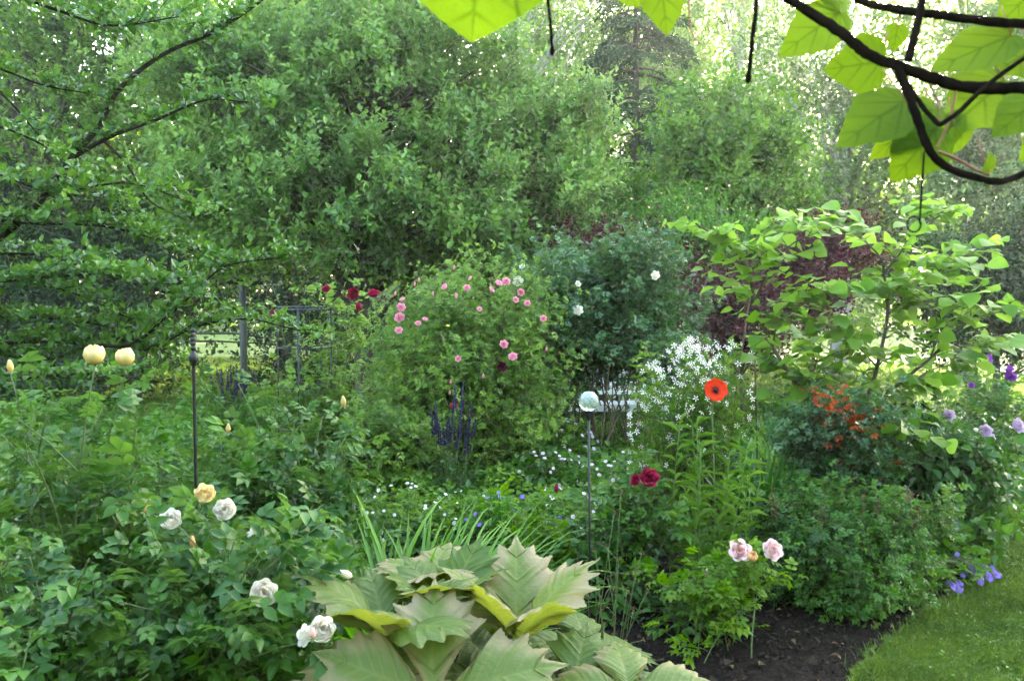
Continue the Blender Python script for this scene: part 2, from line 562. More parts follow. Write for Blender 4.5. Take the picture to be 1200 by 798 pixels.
def veined_mat(name, dark, light, rim, veincol, trans=.45, rimpow=(.55, 1.0), tmul=(1.6, 1.7, .5), under=None, veinmix=.45, spec=.3):
    m, nt, out = base_mat(name)
    t = attr(nt, 'tint'); uv = attr(nt, 'luv')
    sep = nt.nodes.new('ShaderNodeSeparateXYZ'); nt.links.new(uv.outputs['Vector'], sep.inputs[0])
    c = mixc(nt, t.outputs['Fac'], dark, light)
    no = node(nt, 'ShaderNodeTexNoise', Scale=16.0, Detail=4.0)
    tc = nt.nodes.new('ShaderNodeTexCoord'); nt.links.new(tc.outputs['Object'], no.inputs['Vector'])
    ad = node(nt, 'ShaderNodeMath', operation='MULTIPLY_ADD'); ad.inputs[1].default_value = .7; 
    nt.links.new(no.outputs['Fac'], ad.inputs[0]); nt.links.new(sep.outputs[0], ad.inputs[2])
    ad2 = node(nt, 'ShaderNodeMath', operation='ADD'); nt.links.new(ad.outputs[0], ad2.inputs[0])
    sc_ = node(nt, 'ShaderNodeMath', operation='MULTIPLY_ADD'); sc_.inputs[1].default_value = .9; sc_.inputs[2].default_value = -.65
    nt.links.new(t.outputs['Fac'], sc_.inputs[0]); nt.links.new(sc_.outputs[0], ad2.inputs[1])
    mr = node(nt, 'ShaderNodeMapRange'); mr.interpolation_type = 'SMOOTHSTEP'
    mr.inputs[1].default_value = rimpow[0]; mr.inputs[2].default_value = rimpow[1] + .2
    nt.links.new(ad2.outputs[0], mr.inputs[0])
    c = mixc(nt, mr.outputs[0], c, rim)
    vf = node(nt, 'ShaderNodeMath', operation='MULTIPLY'); vf.inputs[1].default_value = veinmix
    nt.links.new(sep.outputs[1], vf.inputs[0])
    c = mixc(nt, vf.outputs[0], c, veincol)
    if under:
        g = nt.nodes.new('ShaderNodeNewGeometry')
        c = mixc(nt, g.outputs['Backfacing'], c, mixc(nt, vf.outputs[0], under, veincol))
    b = nt.nodes.new('ShaderNodeBsdfPrincipled'); nt.links.new(c, b.inputs['Base Color'])
    b.inputs['Roughness'].default_value = .5; b.inputs['Specular IOR Level'].default_value = spec
    bp = node(nt, 'ShaderNodeBump', Strength=.7, Distance=.006)
    n2 = node(nt, 'ShaderNodeTexNoise', Scale=75.0, Detail=4.0); nt.links.new(tc.outputs['Object'], n2.inputs['Vector'])
    nt.links.new(n2.outputs['Fac'], bp.inputs['Height']); nt.links.new(bp.outputs[0], b.inputs['Normal'])
    tr = nt.nodes.new('ShaderNodeBsdfTranslucent'); nt.links.new(mixc(nt, 1.0, c, tmul, 'MULTIPLY'), tr.inputs['Color'])
    mx = nt.nodes.new('ShaderNodeMixShader'); mx.inputs[0].default_value = trans
    nt.links.new(b.outputs[0], mx.inputs[1]); nt.links.new(tr.outputs[0], mx.inputs[2]); nt.links.new(mx.outputs[0], out.inputs[0])
    return m

def petal_mat(name, tip, base, trans=.4, v0=.1, v1=.8, rough=.6):
    m, nt, out = base_mat(name)
    uv = attr(nt, 'luv'); t = attr(nt, 'tint')
    sep = nt.nodes.new('ShaderNodeSeparateXYZ'); nt.links.new(uv.outputs['Vector'], sep.inputs[0])
    mr = node(nt, 'ShaderNodeMapRange'); mr.inputs[1].default_value = v0; mr.inputs[2].default_value = v1
    nt.links.new(sep.outputs[0], mr.inputs[0])
    c = mixc(nt, mr.outputs[0], base, tip)
    hs = nt.nodes.new('ShaderNodeHueSaturation')
    m2 = node(nt, 'ShaderNodeMapRange'); m2.inputs[3].default_value = .88; m2.inputs[4].default_value = 1.08
    nt.links.new(t.outputs['Fac'], m2.inputs[0]); nt.links.new(m2.outputs[0], hs.inputs['Value']); nt.links.new(c, hs.inputs['Color'])
    b = nt.nodes.new('ShaderNodeBsdfPrincipled'); nt.links.new(hs.outputs[0], b.inputs['Base Color'])
    b.inputs['Roughness'].default_value = rough; b.inputs['Specular IOR Level'].default_value = .2
    tr = nt.nodes.new('ShaderNodeBsdfTranslucent'); nt.links.new(hs.outputs[0], tr.inputs['Color'])
    mx = nt.nodes.new('ShaderNodeMixShader'); mx.inputs[0].default_value = trans
    nt.links.new(b.outputs[0], mx.inputs[1]); nt.links.new(tr.outputs[0], mx.inputs[2]); nt.links.new(mx.outputs[0], out.inputs[0])
    return m

def solid_mat(name, a, b_, scale=8.0, rough=.8, metal=0.0, bump=.3, dist=.01, stretch=None, spec=.3):
    m, nt, out = base_mat(name)
    tc = nt.nodes.new('ShaderNodeTexCoord')
    no = node(nt, 'ShaderNodeTexNoise', Scale=scale, Detail=6.0, Roughness=.65)
    src = tc.outputs['Object']
    if stretch:
        mp = nt.nodes.new('ShaderNodeMapping'); mp.inputs['Scale'].default_value = stretch
        nt.links.new(src, mp.inputs['Vector']); src = mp.outputs[0]
    nt.links.new(src, no.inputs['Vector'])
    cr = node(nt, 'ShaderNodeMapRange'); cr.inputs[1].default_value = .32; cr.inputs[2].default_value = .68
    nt.links.new(no.outputs['Fac'], cr.inputs[0])
    b = nt.nodes.new('ShaderNodeBsdfPrincipled')
    nt.links.new(mixc(nt, cr.outputs[0], a, b_), b.inputs['Base Color'])
    b.inputs['Roughness'].default_value = rough; b.inputs['Metallic'].default_value = metal; b.inputs['Specular IOR Level'].default_value = spec
    bp = node(nt, 'ShaderNodeBump', Strength=bump, Distance=dist)
    nt.links.new(no.outputs['Fac'], bp.inputs['Height']); nt.links.new(bp.outputs[0], b.inputs['Normal'])
    nt.links.new(b.outputs[0], out.inputs[0])
    return m

# ================================================================== materials of the place
M = {}
M['bark'] = solid_mat('bark', (.035, .028, .02), (.10, .085, .065), 14, .9, stretch=(1, 1, .25))
M['greybark'] = solid_mat('grey_bark', (.07, .07, .06), (.19, .18, .16), 10, .9, stretch=(1, 1, .3))
M['birchbark'] = solid_mat('birch_bark', (.10, .10, .09), (.50, .48, .44), 4, .8, stretch=(1, 1, .6))
M['vinebark'] = solid_mat('vine_bark', (.004, .003, .003), (.015, .010, .009), 60, .9, stretch=(1, 1, .3), spec=.0)
M['darkbark'] = solid_mat('dark_bark', (.008, .006, .005), (.035, .028, .022), 22, .9, stretch=(1, 1, .25), spec=.05)
M['cane'] = solid_mat('green_cane', (.05, .09, .025), (.10, .13, .05), 30, .6)
M['browncane'] = solid_mat('brown_cane', (.06, .04, .025), (.12, .09, .05), 30, .75)
M['stalk'] = solid_mat('green_stalk', (.07, .13, .03), (.12, .18, .06), 30, .55)
M['apple'] = leaf_mat('apple_leaf', (.036, .100, .020), (.155, .255, .080), .42, .45, .4, back=.4)
M['backtree'] = leaf_mat('back_tree_leaf', (.055, .110, .032), (.16, .235, .085), .5, .55, .2)
M['birch'] = leaf_mat('birch_leaf', (.070, .125, .055), (.15, .22, .105), .5, .45, .4)
M['poplar'] = leaf_mat('grey_leaf', (.065, .110, .055), (.15, .21, .10), .5, .4, .4)
M['conifer'] = leaf_mat('conifer_needle', (.014, .038, .016), (.040, .080, .034), .15, .6, .2)
M['bright'] = leaf_mat('bright_leaf', (.050, .110, .025), (.115, .195, .050), .4, .5, .25)
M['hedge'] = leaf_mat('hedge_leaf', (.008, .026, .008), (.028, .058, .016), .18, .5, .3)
M['red'] = leaf_mat('red_leaf', (.030, .013, .014), (.095, .034, .036), .3, .5, .25, tmul=(1.6, .8, .8))
M['redflower'] = leaf_mat('red_blossom', (.12, .014, .035), (.22, .05, .08), .3, .6, .2, tmul=(1.3, .9, .9))
M['haw'] = leaf_mat('hawthorn_leaf', (.018, .062, .013), (.075, .155, .040), .36, .36, .4, back=.1)
M['hazel'] = leaf_mat('hazel_leaf', (.062, .138, .030), (.142, .245, .058), .48, .5, .25, back=.25)
M['rose'] = leaf_mat('rose_leaf', (.015, .056, .012), (.075, .160, .036), .36, .42, .35, back=.2)
M['rosepale'] = leaf_mat('pale_rose_leaf', (.052, .120, .028), (.150, .230, .065), .42, .45, .3, back=.3)
M['rosedark'] = leaf_mat('dark_rose_leaf', (.014, .052, .018), (.050, .115, .040), .28, .34, .5, back=.2)
M['roseyoung'] = leaf_mat('young_rose_leaf', (.055, .13, .022), (.135, .215, .045), .5, .45, .3)
M['redyoung'] = leaf_mat('red_young_leaf', (.22, .03, .015), (.40, .09, .03), .45, .4, .35, tmul=(1.4, .9, .8))
M['cover'] = leaf_mat('cover_leaf', (.035, .095, .022), (.105, .200, .055), .4, .5, .3)
M['coverdark'] = leaf_mat('dark_cover_leaf', (.018, .060, .016), (.068, .140, .040), .35, .45, .35)
M['coverpale'] = leaf_mat('pale_cover_leaf', (.065, .135, .030), (.150, .235, .070), .45, .5, .3)
M['gillenia'] = leaf_mat('gillenia_leaf', (.040, .100, .022), (.120, .205, .050), .45, .5, .3)
M['iris'] = leaf_mat('strap_leaf', (.060, .150, .025), (.150, .270, .065), .45, .35, .4)
M['irisdark'] = leaf_mat('dark_strap_leaf', (.025, .085, .022), (.075, .170, .045), .4, .35, .4)
M['grass'] = leaf_mat('grass_blade', (.045, .088, .020), (.125, .170, .058), .45, .5, .25)

# ================================================================== ground
BED = np.array([(1.15, 2.6), (1.50, 3.43), (2.03, 4.0), (2.60, 4.5), (3.15, 5.1), (3.8, 6.2), (4.5, 7.3), (4.7, 8.6), (3.4, 10.2), (.5, 10.6), (-2.6, 10.4), (-4.4, 9.0), (-7, 8.5), (-7, .3), (1.0, .3)])
def in_bed(x, y):
    c = np.zeros(x.shape, bool)
    n = len(BED)
    for i in range(n):
        (x1, y1), (x2, y2) = BED[i], BED[i - 1]
        cr = ((y1 > y) != (y2 > y)) & (x < (x2 - x1) * (y - y1) / (y2 - y1 + 1e-12) + x1)
        c ^= cr
    return c
g = Buf()
g.add([[-110, -25, 0], [110, -25, 0], [110, 95, 0], [-110, 95, 0]], [np.array([[0, 1, 2, 3]])])
M['lawn'] = solid_mat('lawn', (.05, .085, .02), (.11, .155, .045), 3.0, .95, bump=.6, dist=.02, spec=.05)
single('lawn', g, M['lawn'], kind='structure')
st = .035
gx, gy = np.meshgrid(np.arange(-7.2, 5.2, st), np.arange(.2, 11.0, st))
rg = R(3)
ins = in_bed(gx, gy)
lx = np.sin(gx * 7.3 + np.sin(gy * 5.1)) + np.sin(gy * 9.7 + 1.3 * np.sin(gx * 6.1)) + .8 * np.sin(gx * 21 + gy * 17) + .6 * np.sin(gx * 33 - gy * 29)
gz = .016 + .007 * lx + rg.normal(0, .006, gx.shape)
gz = np.maximum(gz, .004)
ny, nx = gx.shape
cell = ins[:-1, :-1] & ins[1:, :-1] & ins[:-1, 1:] & ins[1:, 1:]
ii, jj = np.nonzero(cell)
k0 = ii * nx + jj
b = Buf(); b.add(np.stack([gx, gy, gz], -1).reshape(-1, 3), [np.stack([k0, k0 + 1, k0 + nx + 1, k0 + nx], -1)])
M['soil'] = solid_mat('soil', (.006, .0045, .0035), (.024, .017, .013), 34, .95, bump=1.0, dist=.03, spec=.05)
single('flower_bed', b, M['soil'], kind='structure', smooth=True)
# crumbs of earth and bark on the open soil
b = Buf()
n = 12000
x = rg.uniform(.3, 2.9, n); y = rg.uniform(3.2, 5.6, n); k = in_bed(x, y); x, y = x[k], y[k]; n = len(x)
u = nz(rg.normal(size=(n, 4, 3))); s = rg.lognormal(-5.0, .6, n)
b.add((np.stack([x, y, np.full(n, .022)], -1)[:, None] + u * s[:, None, None]).reshape(-1, 3),
      [((np.arange(n) * 4)[:, None, None] + np.array([[0, 1, 2], [0, 2, 3], [0, 3, 1], [1, 3, 2]])[None]).reshape(-1, 3)])
M['crumb'] = solid_mat('crumb', (.007, .005, .004), (.055, .040, .028), 9, .95, spec=.05)
single('soil_crumbs', b, M['crumb'], kind='stuff')
b = Buf()
n = 420
x = rg.uniform(.3, 3.1, n); y = rg.uniform(3.2, 5.8, n); k = in_bed(x, y); x, y = x[k], y[k]; n = len(x)
leaves(b, np.stack([x, y, np.full(n, .034)], -1), rg.normal(size=(n, 3)) * [1, 1, .25], rg.normal(0, .35, (n, 3)) + [0, 0, 1], rg.uniform(.015, .05, n), rg.uniform(.006, .022, n), OVATE, rng=rg)
M['deadleaf'] = leaf_mat('dead_leaf', (.05, .03, .018), (.20, .14, .08), .15, .7, .2, tmul=(1, 1, 1))
single('leaf_litter', b, M['deadleaf'], kind='stuff')
# mown grass: short blades, dense near the camera
b = Buf()
def grass_patch(x0, x1, y0, y1, n, h, w):
    x = rg.uniform(x0, x1, n); y = y0 + (y1 - y0) * rg.random(n)
    dx, dy = rg.normal(0, .025, n), rg.normal(0, .025, n)
    k = ~in_bed(x + dx, y + dy); x, y = x[k], y[k]
    m = len(x)
    tuft = .5 + .5 * np.sin(x * 5 + 2 * np.sin(y * 3.7)) * np.sin(y * 6.1)
    ax = rg.normal(0, .75, (m, 3)); ax[:, 2] = rg.uniform(.35, 1.2, m)
    nr = rg.normal(0, 1, (m, 3))
    leaves(b, np.stack([x, y, np.zeros(m)], -1), ax, nr, h * rg.uniform(.5, 1.5, m) * (.75 + .5 * tuft), np.full(m, w), DIAM,
           np.clip(.5 + .25 * (tuft - .5) + rg.normal(0, .22, m), 0, 1))
grass_patch(1.0, 3.4, 2.6, 4.6, 110000, .022, .0042)
grass_patch(1.6, 5.4, 4.6, 8.0, 100000, .03, .0055)
grass_patch(2.5, 11, 8.0, 20, 60000, .06, .012)
grass_patch(-10, -1.0, 10.0, 22, 60000, .07, .014)
# longer tufts left standing along the edge of the bed
e = spline(BED[0:8], 60); m = 350
q = e[rg.integers(0, len(e), m)]
q3 = np.c_[q + rg.normal(0, .05, (m, 2)) + [.03, -.02], np.zeros(m)]
blades(b, rg, q3, rg.uniform(0, 6.28, m), rg.uniform(.9, 1.5, m), rg.uniform(-.3, .8, m), rg.uniform(.05, .13, m), np.full(m, .005), 4)
single('grass', b, M['grass'], kind='stuff')
# clover and weeds in the lawn
b = Buf(); n = 9000
x = rg.uniform(1.3, 5.0, n); y = rg.uniform(2.8, 7.5, n); k = ~in_bed(x, y) & (np.sin(x * 4 + 1.5 * np.sin(y * 3)) + np.sin(y * 5.3) + rg.normal(0, .7, n) > .3)
x, y = x[k], y[k]; n = len(x)
leaves(b, np.stack([x, y, rg.uniform(.004, .022, n)], -1), rg.normal(size=(n, 3)) * [1, 1, .15], rg.normal(0, .3, (n, 3)) + [0, 0, 1], rg.uniform(.010, .022, n), rg.uniform(.008, .016, n), ROUND, rng=rg)
single('lawn_weeds', b, M['cover'], kind='stuff')

# ================================================================== the trees behind
def lob(spec, d):
    out = []
    for s in spec:
        px, py, dd, rx, ry, rd = s[:6]
        dep = d + dd
        out.append((P(px, py, dep), np.array([rx * dep / F, rd, ry * dep / F]), s[6] if len(s) > 6 else 1.))
    return out

def tree(seed, name, label, px, d, spec, mat, r0, topy, nclump, per, csize, tlen, nleaf, L, W, bark='bark', group=None, tpl=DIAM,
         cat='tree', limbs=60, base_dx=0.0, twig=.004, lean=0.0, **kw):
    rng = R(seed)
    base = PZ(px, d, 0); base[0] += base_dx
    T = Thing(name, label, cat, base, group)
    c = crown(rng, lob(spec, d), nclump, per, csize, tlen, nleaf, **kw)
    keep = c['pos'][:, 2] > .05
    for q in ('pos', 'ax', 'nr', 'tint'):
        c[q] = c[q][keep]
    b = Buf(); put(b, c, rng, L, W, tpl)
    T.part('crown', b, M[mat])
    w = Buf()
    top = P(px + lean, topy, d)
    wood(w, rng, base, top, r0, c['cc'][:limbs])
    twig_lines(w, c['ends'], twig, 2)
    T.part('trunk', w, M[bark], True)
    T.crown = c
    return T

BACK = 'tall trees standing at the back of the garden'
# left back
tree(11, 'deciduous_tree', 'tall pale green tree behind the layered branches in the upper left corner', 70, 15, [(30, 130, 0, 200, 150, 2.2), (190, 130, 1, 130, 150, 2.0), (60, -80, 0, 260, 150, 2.4), (-160, 100, 0, 150, 230, 2.4)],
     'backtree', .16, -120, 760, 10, .26, .55, 9, .11, .065, group=BACK, up=.7)
tree(12, 'deciduous_tree', 'feathery light green tree rising behind the left half of the round apple tree', 330, 19, [(330, 10, 0, 170, 140, 2.4), (300, -150, 0, 200, 120, 2.4), (460, -40, 1, 120, 130, 2.2), (300, 170, 0, 150, 120, 2)],
     'backtree', .18, -200, 700, 10, .32, .6, 9, .14, .085, group=BACK, up=.6)
tree(13, 'birch_tree', 'thin birch with sparse hanging foliage behind the right half of the round apple tree', 600, 21, [(590, -30, 0, 120, 130, 2.2), (640, -180, 0, 150, 120, 2.2), (560, 120, 0, 110, 110, 1.6), (680, 40, 1, 80, 90, 1.6)],
     'birch', .14, -220, 300, 10, .30, .9, 11, .10, .065, 'birchbark', BACK, up=.05, droop=.8, noise=.4)
tree(15, 'birch_tree', 'tall weeping birch with a pale trunk just right of the dark spruce', 866, 20, [(870, 10, 0, 105, 130, 1.8), (860, -190, 0, 130, 140, 2.0), (800, 90, 1, 60, 90, 1.3), (925, 130, 0, 70, 100, 1.5), (880, 250, 0, 90, 80, 1.5)],
     'birch', .15, -260, 460, 10, .28, .9, 12, .095, .062, 'birchbark', BACK, up=.0, droop=.9, noise=.4)
tree(16, 'birch_tree', 'grey trunked birch with hanging leaves under the overhead vine', 985, 17, [(955, 50, 0, 75, 100, 1.5), (1000, -190, 0, 130, 120, 1.8), (940, 180, .5, 70, 110, 1.2), (1040, 170, 0, 70, 100, 1.4), (1000, 290, 1, 90, 60, 1.4)],
     'birch', .20, -240, 430, 10, .26, .85, 11, .09, .06, 'birchbark', BACK, up=.0, droop=.8, noise=.4)
tree(17, 'poplar_tree', 'broad grey green tree filling the gap behind the vine in the upper right', 1130, 16, [(1120, 110, 0, 130, 110, 2.0), (1100, 250, 0, 120, 90, 2.0), (1210, 200, .5, 110, 180, 2.2), (1200, -20, 0, 150, 130, 2.2)],
     'poplar', .18, -80, 700, 10, .28, .5, 9, .105, .07, 'greybark', BACK, up=.3)
tree(18, 'deciduous_tree', 'pale tree far behind the spruce closing the gap to the sky', 760, 27, [(740, 150, 0, 170, 110, 2.5), (715, 25, 0, 170, 95, 2.5), (700, 260, 0, 180, 100, 2.5), (900, 260, 0, 150, 110, 2.5)],
     'backtree', .2, 0, 980, 10, .40, .7, 9, .17, .11, group=BACK, up=.5)
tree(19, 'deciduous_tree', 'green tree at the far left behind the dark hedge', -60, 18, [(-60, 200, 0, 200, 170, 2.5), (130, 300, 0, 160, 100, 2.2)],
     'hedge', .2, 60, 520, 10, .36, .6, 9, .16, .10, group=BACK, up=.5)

# spruce: whorls of drooping boughs
def spruce(px, d, topy, z0, seed):
    rng = R(seed)
    base = PZ(px, d, 0); top = P(px, topy, d)
    T = Thing('spruce_tree', 'dark spruce with tiers of drooping boughs above the bright green shrub', 'tree', base, BACK)
    w = Buf(); tube(w, base + (top - base) * np.linspace(0, 1, 12)[:, None], .17 * (1 - .9 * np.linspace(0, 1, 12)), 8)
    H = top[2]; pos, ax, nr, ti = [], [], [], []
    for z in np.arange(z0, H - .2, .34):
        f = 1 - z / H
        for i in range(7):
            if rng.random() < .12: continue
            a = rng.random() * 6.28; L = (.35 + 3.3 * f) * rng.uniform(.75, 1.1)
            hd = np.array([math.cos(a), math.sin(a), 0])
            p0 = np.array([base[0], base[1], z + rng.normal(0, .08)])
            pa = bez(p0, p0 + hd * L * .5 + [0, 0, .10 * L], p0 + hd * L + [0, 0, -.22 * L], n=8)
            tube(w, pa, .03 * (1 - .8 * np.linspace(0, 1, 8)), 4)
            for s in np.linspace(.2, 1, int(6 + L * 6)):
                q, dd = resample(pa, [s])
                for sg in (-1, 1):
                    ln = .34 * L * (1.15 - s) + .1
                    tw = nz(dd[0] * .8 + sg * np.cross(hd, [0, 0, 1]) * .8 + [0, 0, -.45])
                    k = 9
                    tt = np.linspace(.05, 1, k)
                    pp = q + tw * ln * tt[:, None] + np.array([0, 0, -.25 * ln]) * (tt ** 2)[:, None]
                    pos.append(pp); ax.append(tw + rng.normal(0, .45, (k, 3))); nr.append(rng.normal(0, .5, (k, 3)) + [0, 0, 1]); ti.append(rng.normal(.45, .2, k))
    b = Buf()
    n = sum(map(len, pos))
    leaves(b, np.vstack(pos), np.vstack(ax), np.vstack(nr), rng.uniform(.10, .18, n), rng.uniform(.02, .035, n), DIAM, np.clip(np.concatenate(ti), 0, 1))
    T.part('crown', b, M['conifer']); T.part('trunk', w, M['bark'], True)
spruce(745, 18, -110, 2.6, 14)

# middle distance
tree(21, 'apple_tree', 'large rounded apple tree with silvery young shoots in the middle of the garden', 425, 10.2,
     [(330, 150, 0, 150, 120, 1.5), (470, 130, .2, 160, 120, 1.6), (600, 190, .4, 120, 90, 1.3), (400, 250, -.5, 210, 80, 1.6), (560, 250, -.2, 130, 75, 1.3), (270, 240, 0, 80, 90, 1.1), (250, 110, .3, 90, 90, 1.2), (420, 60, .5, 130, 70, 1.2), (660, 170, .5, 60, 60, .9)],
     'apple', .14, 150, 900, 14, .115, .34, 9, .084, .056, 'bark', cat='tree', limbs=110, up=.75, under=.8, inner=2.4, noise=.55)
tree(22, 'hazel_bush', 'bright green bushy tree below the spruce and behind the dark red shrubs', 850, 12.5, [(850, 150, 0, 75, 55, 1.0), (830, 220, 0, 100, 80, 1.2), (890, 280, 0, 70, 80, 1.0), (780, 290, .3, 60, 60, .9), (700, 280, .8, 70, 70, 1.0)],
     'bright', .08, 110, 360, 11, .17, .34, 8, .095, .065, 'greybark', cat='bush', up=.4)
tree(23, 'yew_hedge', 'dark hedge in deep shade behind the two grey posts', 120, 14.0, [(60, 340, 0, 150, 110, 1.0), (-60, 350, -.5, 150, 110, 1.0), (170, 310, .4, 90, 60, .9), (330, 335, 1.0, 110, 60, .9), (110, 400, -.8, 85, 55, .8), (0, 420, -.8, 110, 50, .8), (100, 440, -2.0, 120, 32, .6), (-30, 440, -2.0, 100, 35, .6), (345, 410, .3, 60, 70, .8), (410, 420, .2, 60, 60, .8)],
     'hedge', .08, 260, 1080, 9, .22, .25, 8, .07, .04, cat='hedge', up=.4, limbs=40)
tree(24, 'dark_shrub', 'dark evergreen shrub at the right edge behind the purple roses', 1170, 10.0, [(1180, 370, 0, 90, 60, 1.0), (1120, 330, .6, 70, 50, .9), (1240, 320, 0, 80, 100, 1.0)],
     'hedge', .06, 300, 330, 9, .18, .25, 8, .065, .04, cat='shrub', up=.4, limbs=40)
WEIG = tree(25, 'weigela_shrub', 'dark red leaved shrub with crimson blossom between the two stems of the young hazel', 955, 9.5, [(955, 315, 0, 38, 42, .6), (990, 295, .3, 28, 28, .5), (920, 350, 0, 30, 36, .5)],
     'red', .035, 290, 170, 8, .13, .28, 8, .055, .03, 'bark', cat='shrub', up=.3, limbs=40)
tree(26, 'barberry_shrub', 'low purple barberry in shade behind the white flowered plant', 872, 8.8, [(872, 375, 0, 55, 40, .6), (835, 350, .2, 40, 35, .5)],
     'red', .03, 350, 220, 8, .11, .25, 8, .042, .026, 'bark', cat='shrub', up=.3, limbs=30)
WEIG2 = tree(27, 'weigela_shrub', 'wine red shrub showing above the dark rose bush and below the apple tree', 705, 9.6, [(700, 305, 0, 55, 32, .6), (760, 330, .2, 45, 40, .6)],
     'red', .03, 280, 150, 8, .12, .28, 8, .052, .03, 'bark', cat='shrub', up=.4, limbs=30)
T = tree(28, 'climbing_rose', 'pale green shrub dotted with tiny pale pink roses left of the young hazel stems', 820, 9.9, [(830, 290, 0, 55, 45, .7), (790, 280, .2, 45, 40, .6), (860, 320, 0, 40, 40, .6), (740, 300, .4, 50, 35, .6)],
     'cover', .03, 270, 330, 8, .13, .3, 8, .05, .03, 'bark', cat='shrub', up=.4, limbs=30)
CLIMB = T
T = tree(29, 'green_shrub', 'mid green shrub in shade at the foot of the apple tree', 640, 10.2, [(650, 345, 0, 60, 50, .8), (590, 380, .2, 60, 50, .7), (720, 380, .3, 60, 50, .7)],
     'coverdark', .03, 330, 260, 8, .15, .3, 8, .055, .035, cat='shrub', limbs=30)

# the wood beyond, one mass closing the horizon
rw = R(40)
b = Buf(); n = 150000
u = rw.uniform(-62, 62, n); ridge = 8.0 + 2.2 * np.sin(u * .23) + 1.6 * np.sin(u * .61 + 1) + 1.0 * np.sin(u * 1.7)
z = ridge * rw.random(n) ** .8; dep = 46 + rw.normal(0, 2.2, n) + 1.5 * np.sin(u * .9 + z * .5)
leaves(b, np.stack([u, dep, z], -1), rw.normal(size=(n, 3)) + [0, 0, .3], rw.normal(size=(n, 3)) + [0, -.6, .8], rw.uniform(.3, .6, n), rw.uniform(.2, .4, n), DIAM,
       np.clip(.5 + .25 * np.sin(u * 1.3 + z) + rw.normal(0, .2, n), 0, 1))
n = 90000; a = rw.uniform(math.pi * .93, math.pi * 2.07, n); r_ = 17 + rw.normal(0, 1.0, n)  # unseen leaf ring behind the camera, added to block low sky light
z = 12.0 * rw.random(n) * (1 + .2 * np.sin(a * 9))
leaves(b, np.stack([r_ * np.cos(a), r_ * np.sin(a), z], -1), rw.normal(size=(n, 3)), rw.normal(size=(n, 3)) + [0, 0, .8], rw.uniform(.25, .45, n), rw.uniform(.16, .3, n), DIAM, rw.random(n))
single('woodland_and_sky_blocker', b, M['backtree'], kind='stuff')

# ================================================================== blooms
W_ = {}
def pm(key, *a, **k):
    W_[key] = petal_mat(key, *a, **k)
    return W_[key]
pm('white_petal', (.87, .82, .75), (.88, .78, .58), .5)
pm('cream_petal', (.84, .70, .38), (.86, .56, .16), .4)
pm('peach_petal', (.80, .47, .24), (.75, .30, .08), .35)
pm('pink_petal', (.82, .36, .47), (.80, .22, .33), .4)
pm('blush_petal', (.85, .60, .60), (.84, .42, .36), .4)
pm('crimson_petal', (.36, .012, .055), (.22, .008, .03), .3)
pm('plum_petal', (.10, .01, .03), (.07, .006, .02), .3)
pm('poppy_petal', (.90, .055, .012), (.75, .03, .008), .5, .0, .5)
pm('purple_petal', (.28, .05, .42), (.20, .03, .35), .4)
pm('mauve_petal', (.62, .45, .66), (.60, .38, .60), .4)
pm('lilac_petal', (.66, .50, .78), (.80, .74, .85), .45)
pm('violet_petal', (.16, .09, .52), (.28, .18, .62), .35)
pm('palepink_petal', (.74, .50, .64), (.80, .68, .74), .45)
pm('star_petal', (.88, .86, .84), (.85, .76, .76), .45)
pm('salvia_petal', (.060, .032, .21), (.035, .020, .10), .25)
pm('black_part', (.012, .008, .012), (.03, .02, .02), .0)
pm('yellow_part', (.55, .35, .05), (.5, .3, .03), .2)
pm('geum_petal', (.75, .12, .02), (.7, .09, .02), .4)
W_['green_part'] = M['stalk']

B = {}
for i, (k, mat, lay, op, cup, *cl) in enumerate([('white_full', 'white_petal', 7, .7, .62, .1), ('white_loose', 'white_petal', 4, 1.2, .5), ('yellow_globe', 'cream_petal', 6, .15, .82, .42), ('cream_full', 'cream_petal', 6, .7, .64, .1),
        ('pink_full', 'pink_petal', 5, .9, .5), ('blush_full', 'blush_petal', 6, 1.1, .5), ('crimson_full', 'crimson_petal', 5, .7, .6), ('plum_full', 'plum_petal', 5, .8, .55),
        ('purple_full', 'purple_petal', 4, .9, .5), ('mauve_full', 'mauve_petal', 5, 1.0, .5), ('peach_globe', 'peach_petal', 5, .1, .8, .45)]):
    B[k] = rose_mesh('rose_' + k, W_[mat], 50 + i, lay, op, cup, .005, *cl)
for i, (k, mat) in enumerate([('bud_peach', 'peach_petal'), ('bud_pink', 'pink_petal'), ('bud_crimson', 'crimson_petal'), ('bud_yellow', 'cream_petal'), ('bud_blush', 'blush_petal'), ('bud_white', 'white_petal')]):
    B[k] = bud_mesh('rose_' + k, W_[mat], 70 + i)
B['bud_green'] = bud_mesh('rose_bud_green', M['stalk'], 78)
CALYX = calyx_mesh('calyx', M['stalk'])
FLAT5 = [(.04, .05), (.25, .07), (.42, .08), (.5, .03)]
for k, mat in (('lilac', 'lilac_petal'), ('violet', 'violet_petal'), ('palepink', 'palepink_petal'), ('white', 'star_petal'), ('geum', 'geum_petal')):
    B['cranesbill_' + k] = flat_flower('cranesbill_' + k, W_[mat], 5, .58, FLAT5, seed=80, notch=.15)
B['star'] = flat_flower('star_flower', W_['star_petal'], 5, .26, [(.03, 0), (.2, .03), (.4, .02), (.56, -.06)], seed=81)

def facing(rng, up=.5, toward=.8, jit=.3):
    return nz(np.array([0, -toward, up]) + rng.normal(0, jit, 3))

def bloom(T, rng, kind, px, py, d, size, f=None, name='bloom', calyx=True, label=None):
    p = P(px, py, d)
    f = facing(rng) if f is None else nz(np.asarray(f, float))
    o = T.inst(name, B[kind], p, face(f, rng.random() * 6.28), size, label=label)
    if calyx:
        c = T.inst('calyx', CALYX, (0, 0, 0), None, 1.0, parent=o)
    return p - f * size * .15

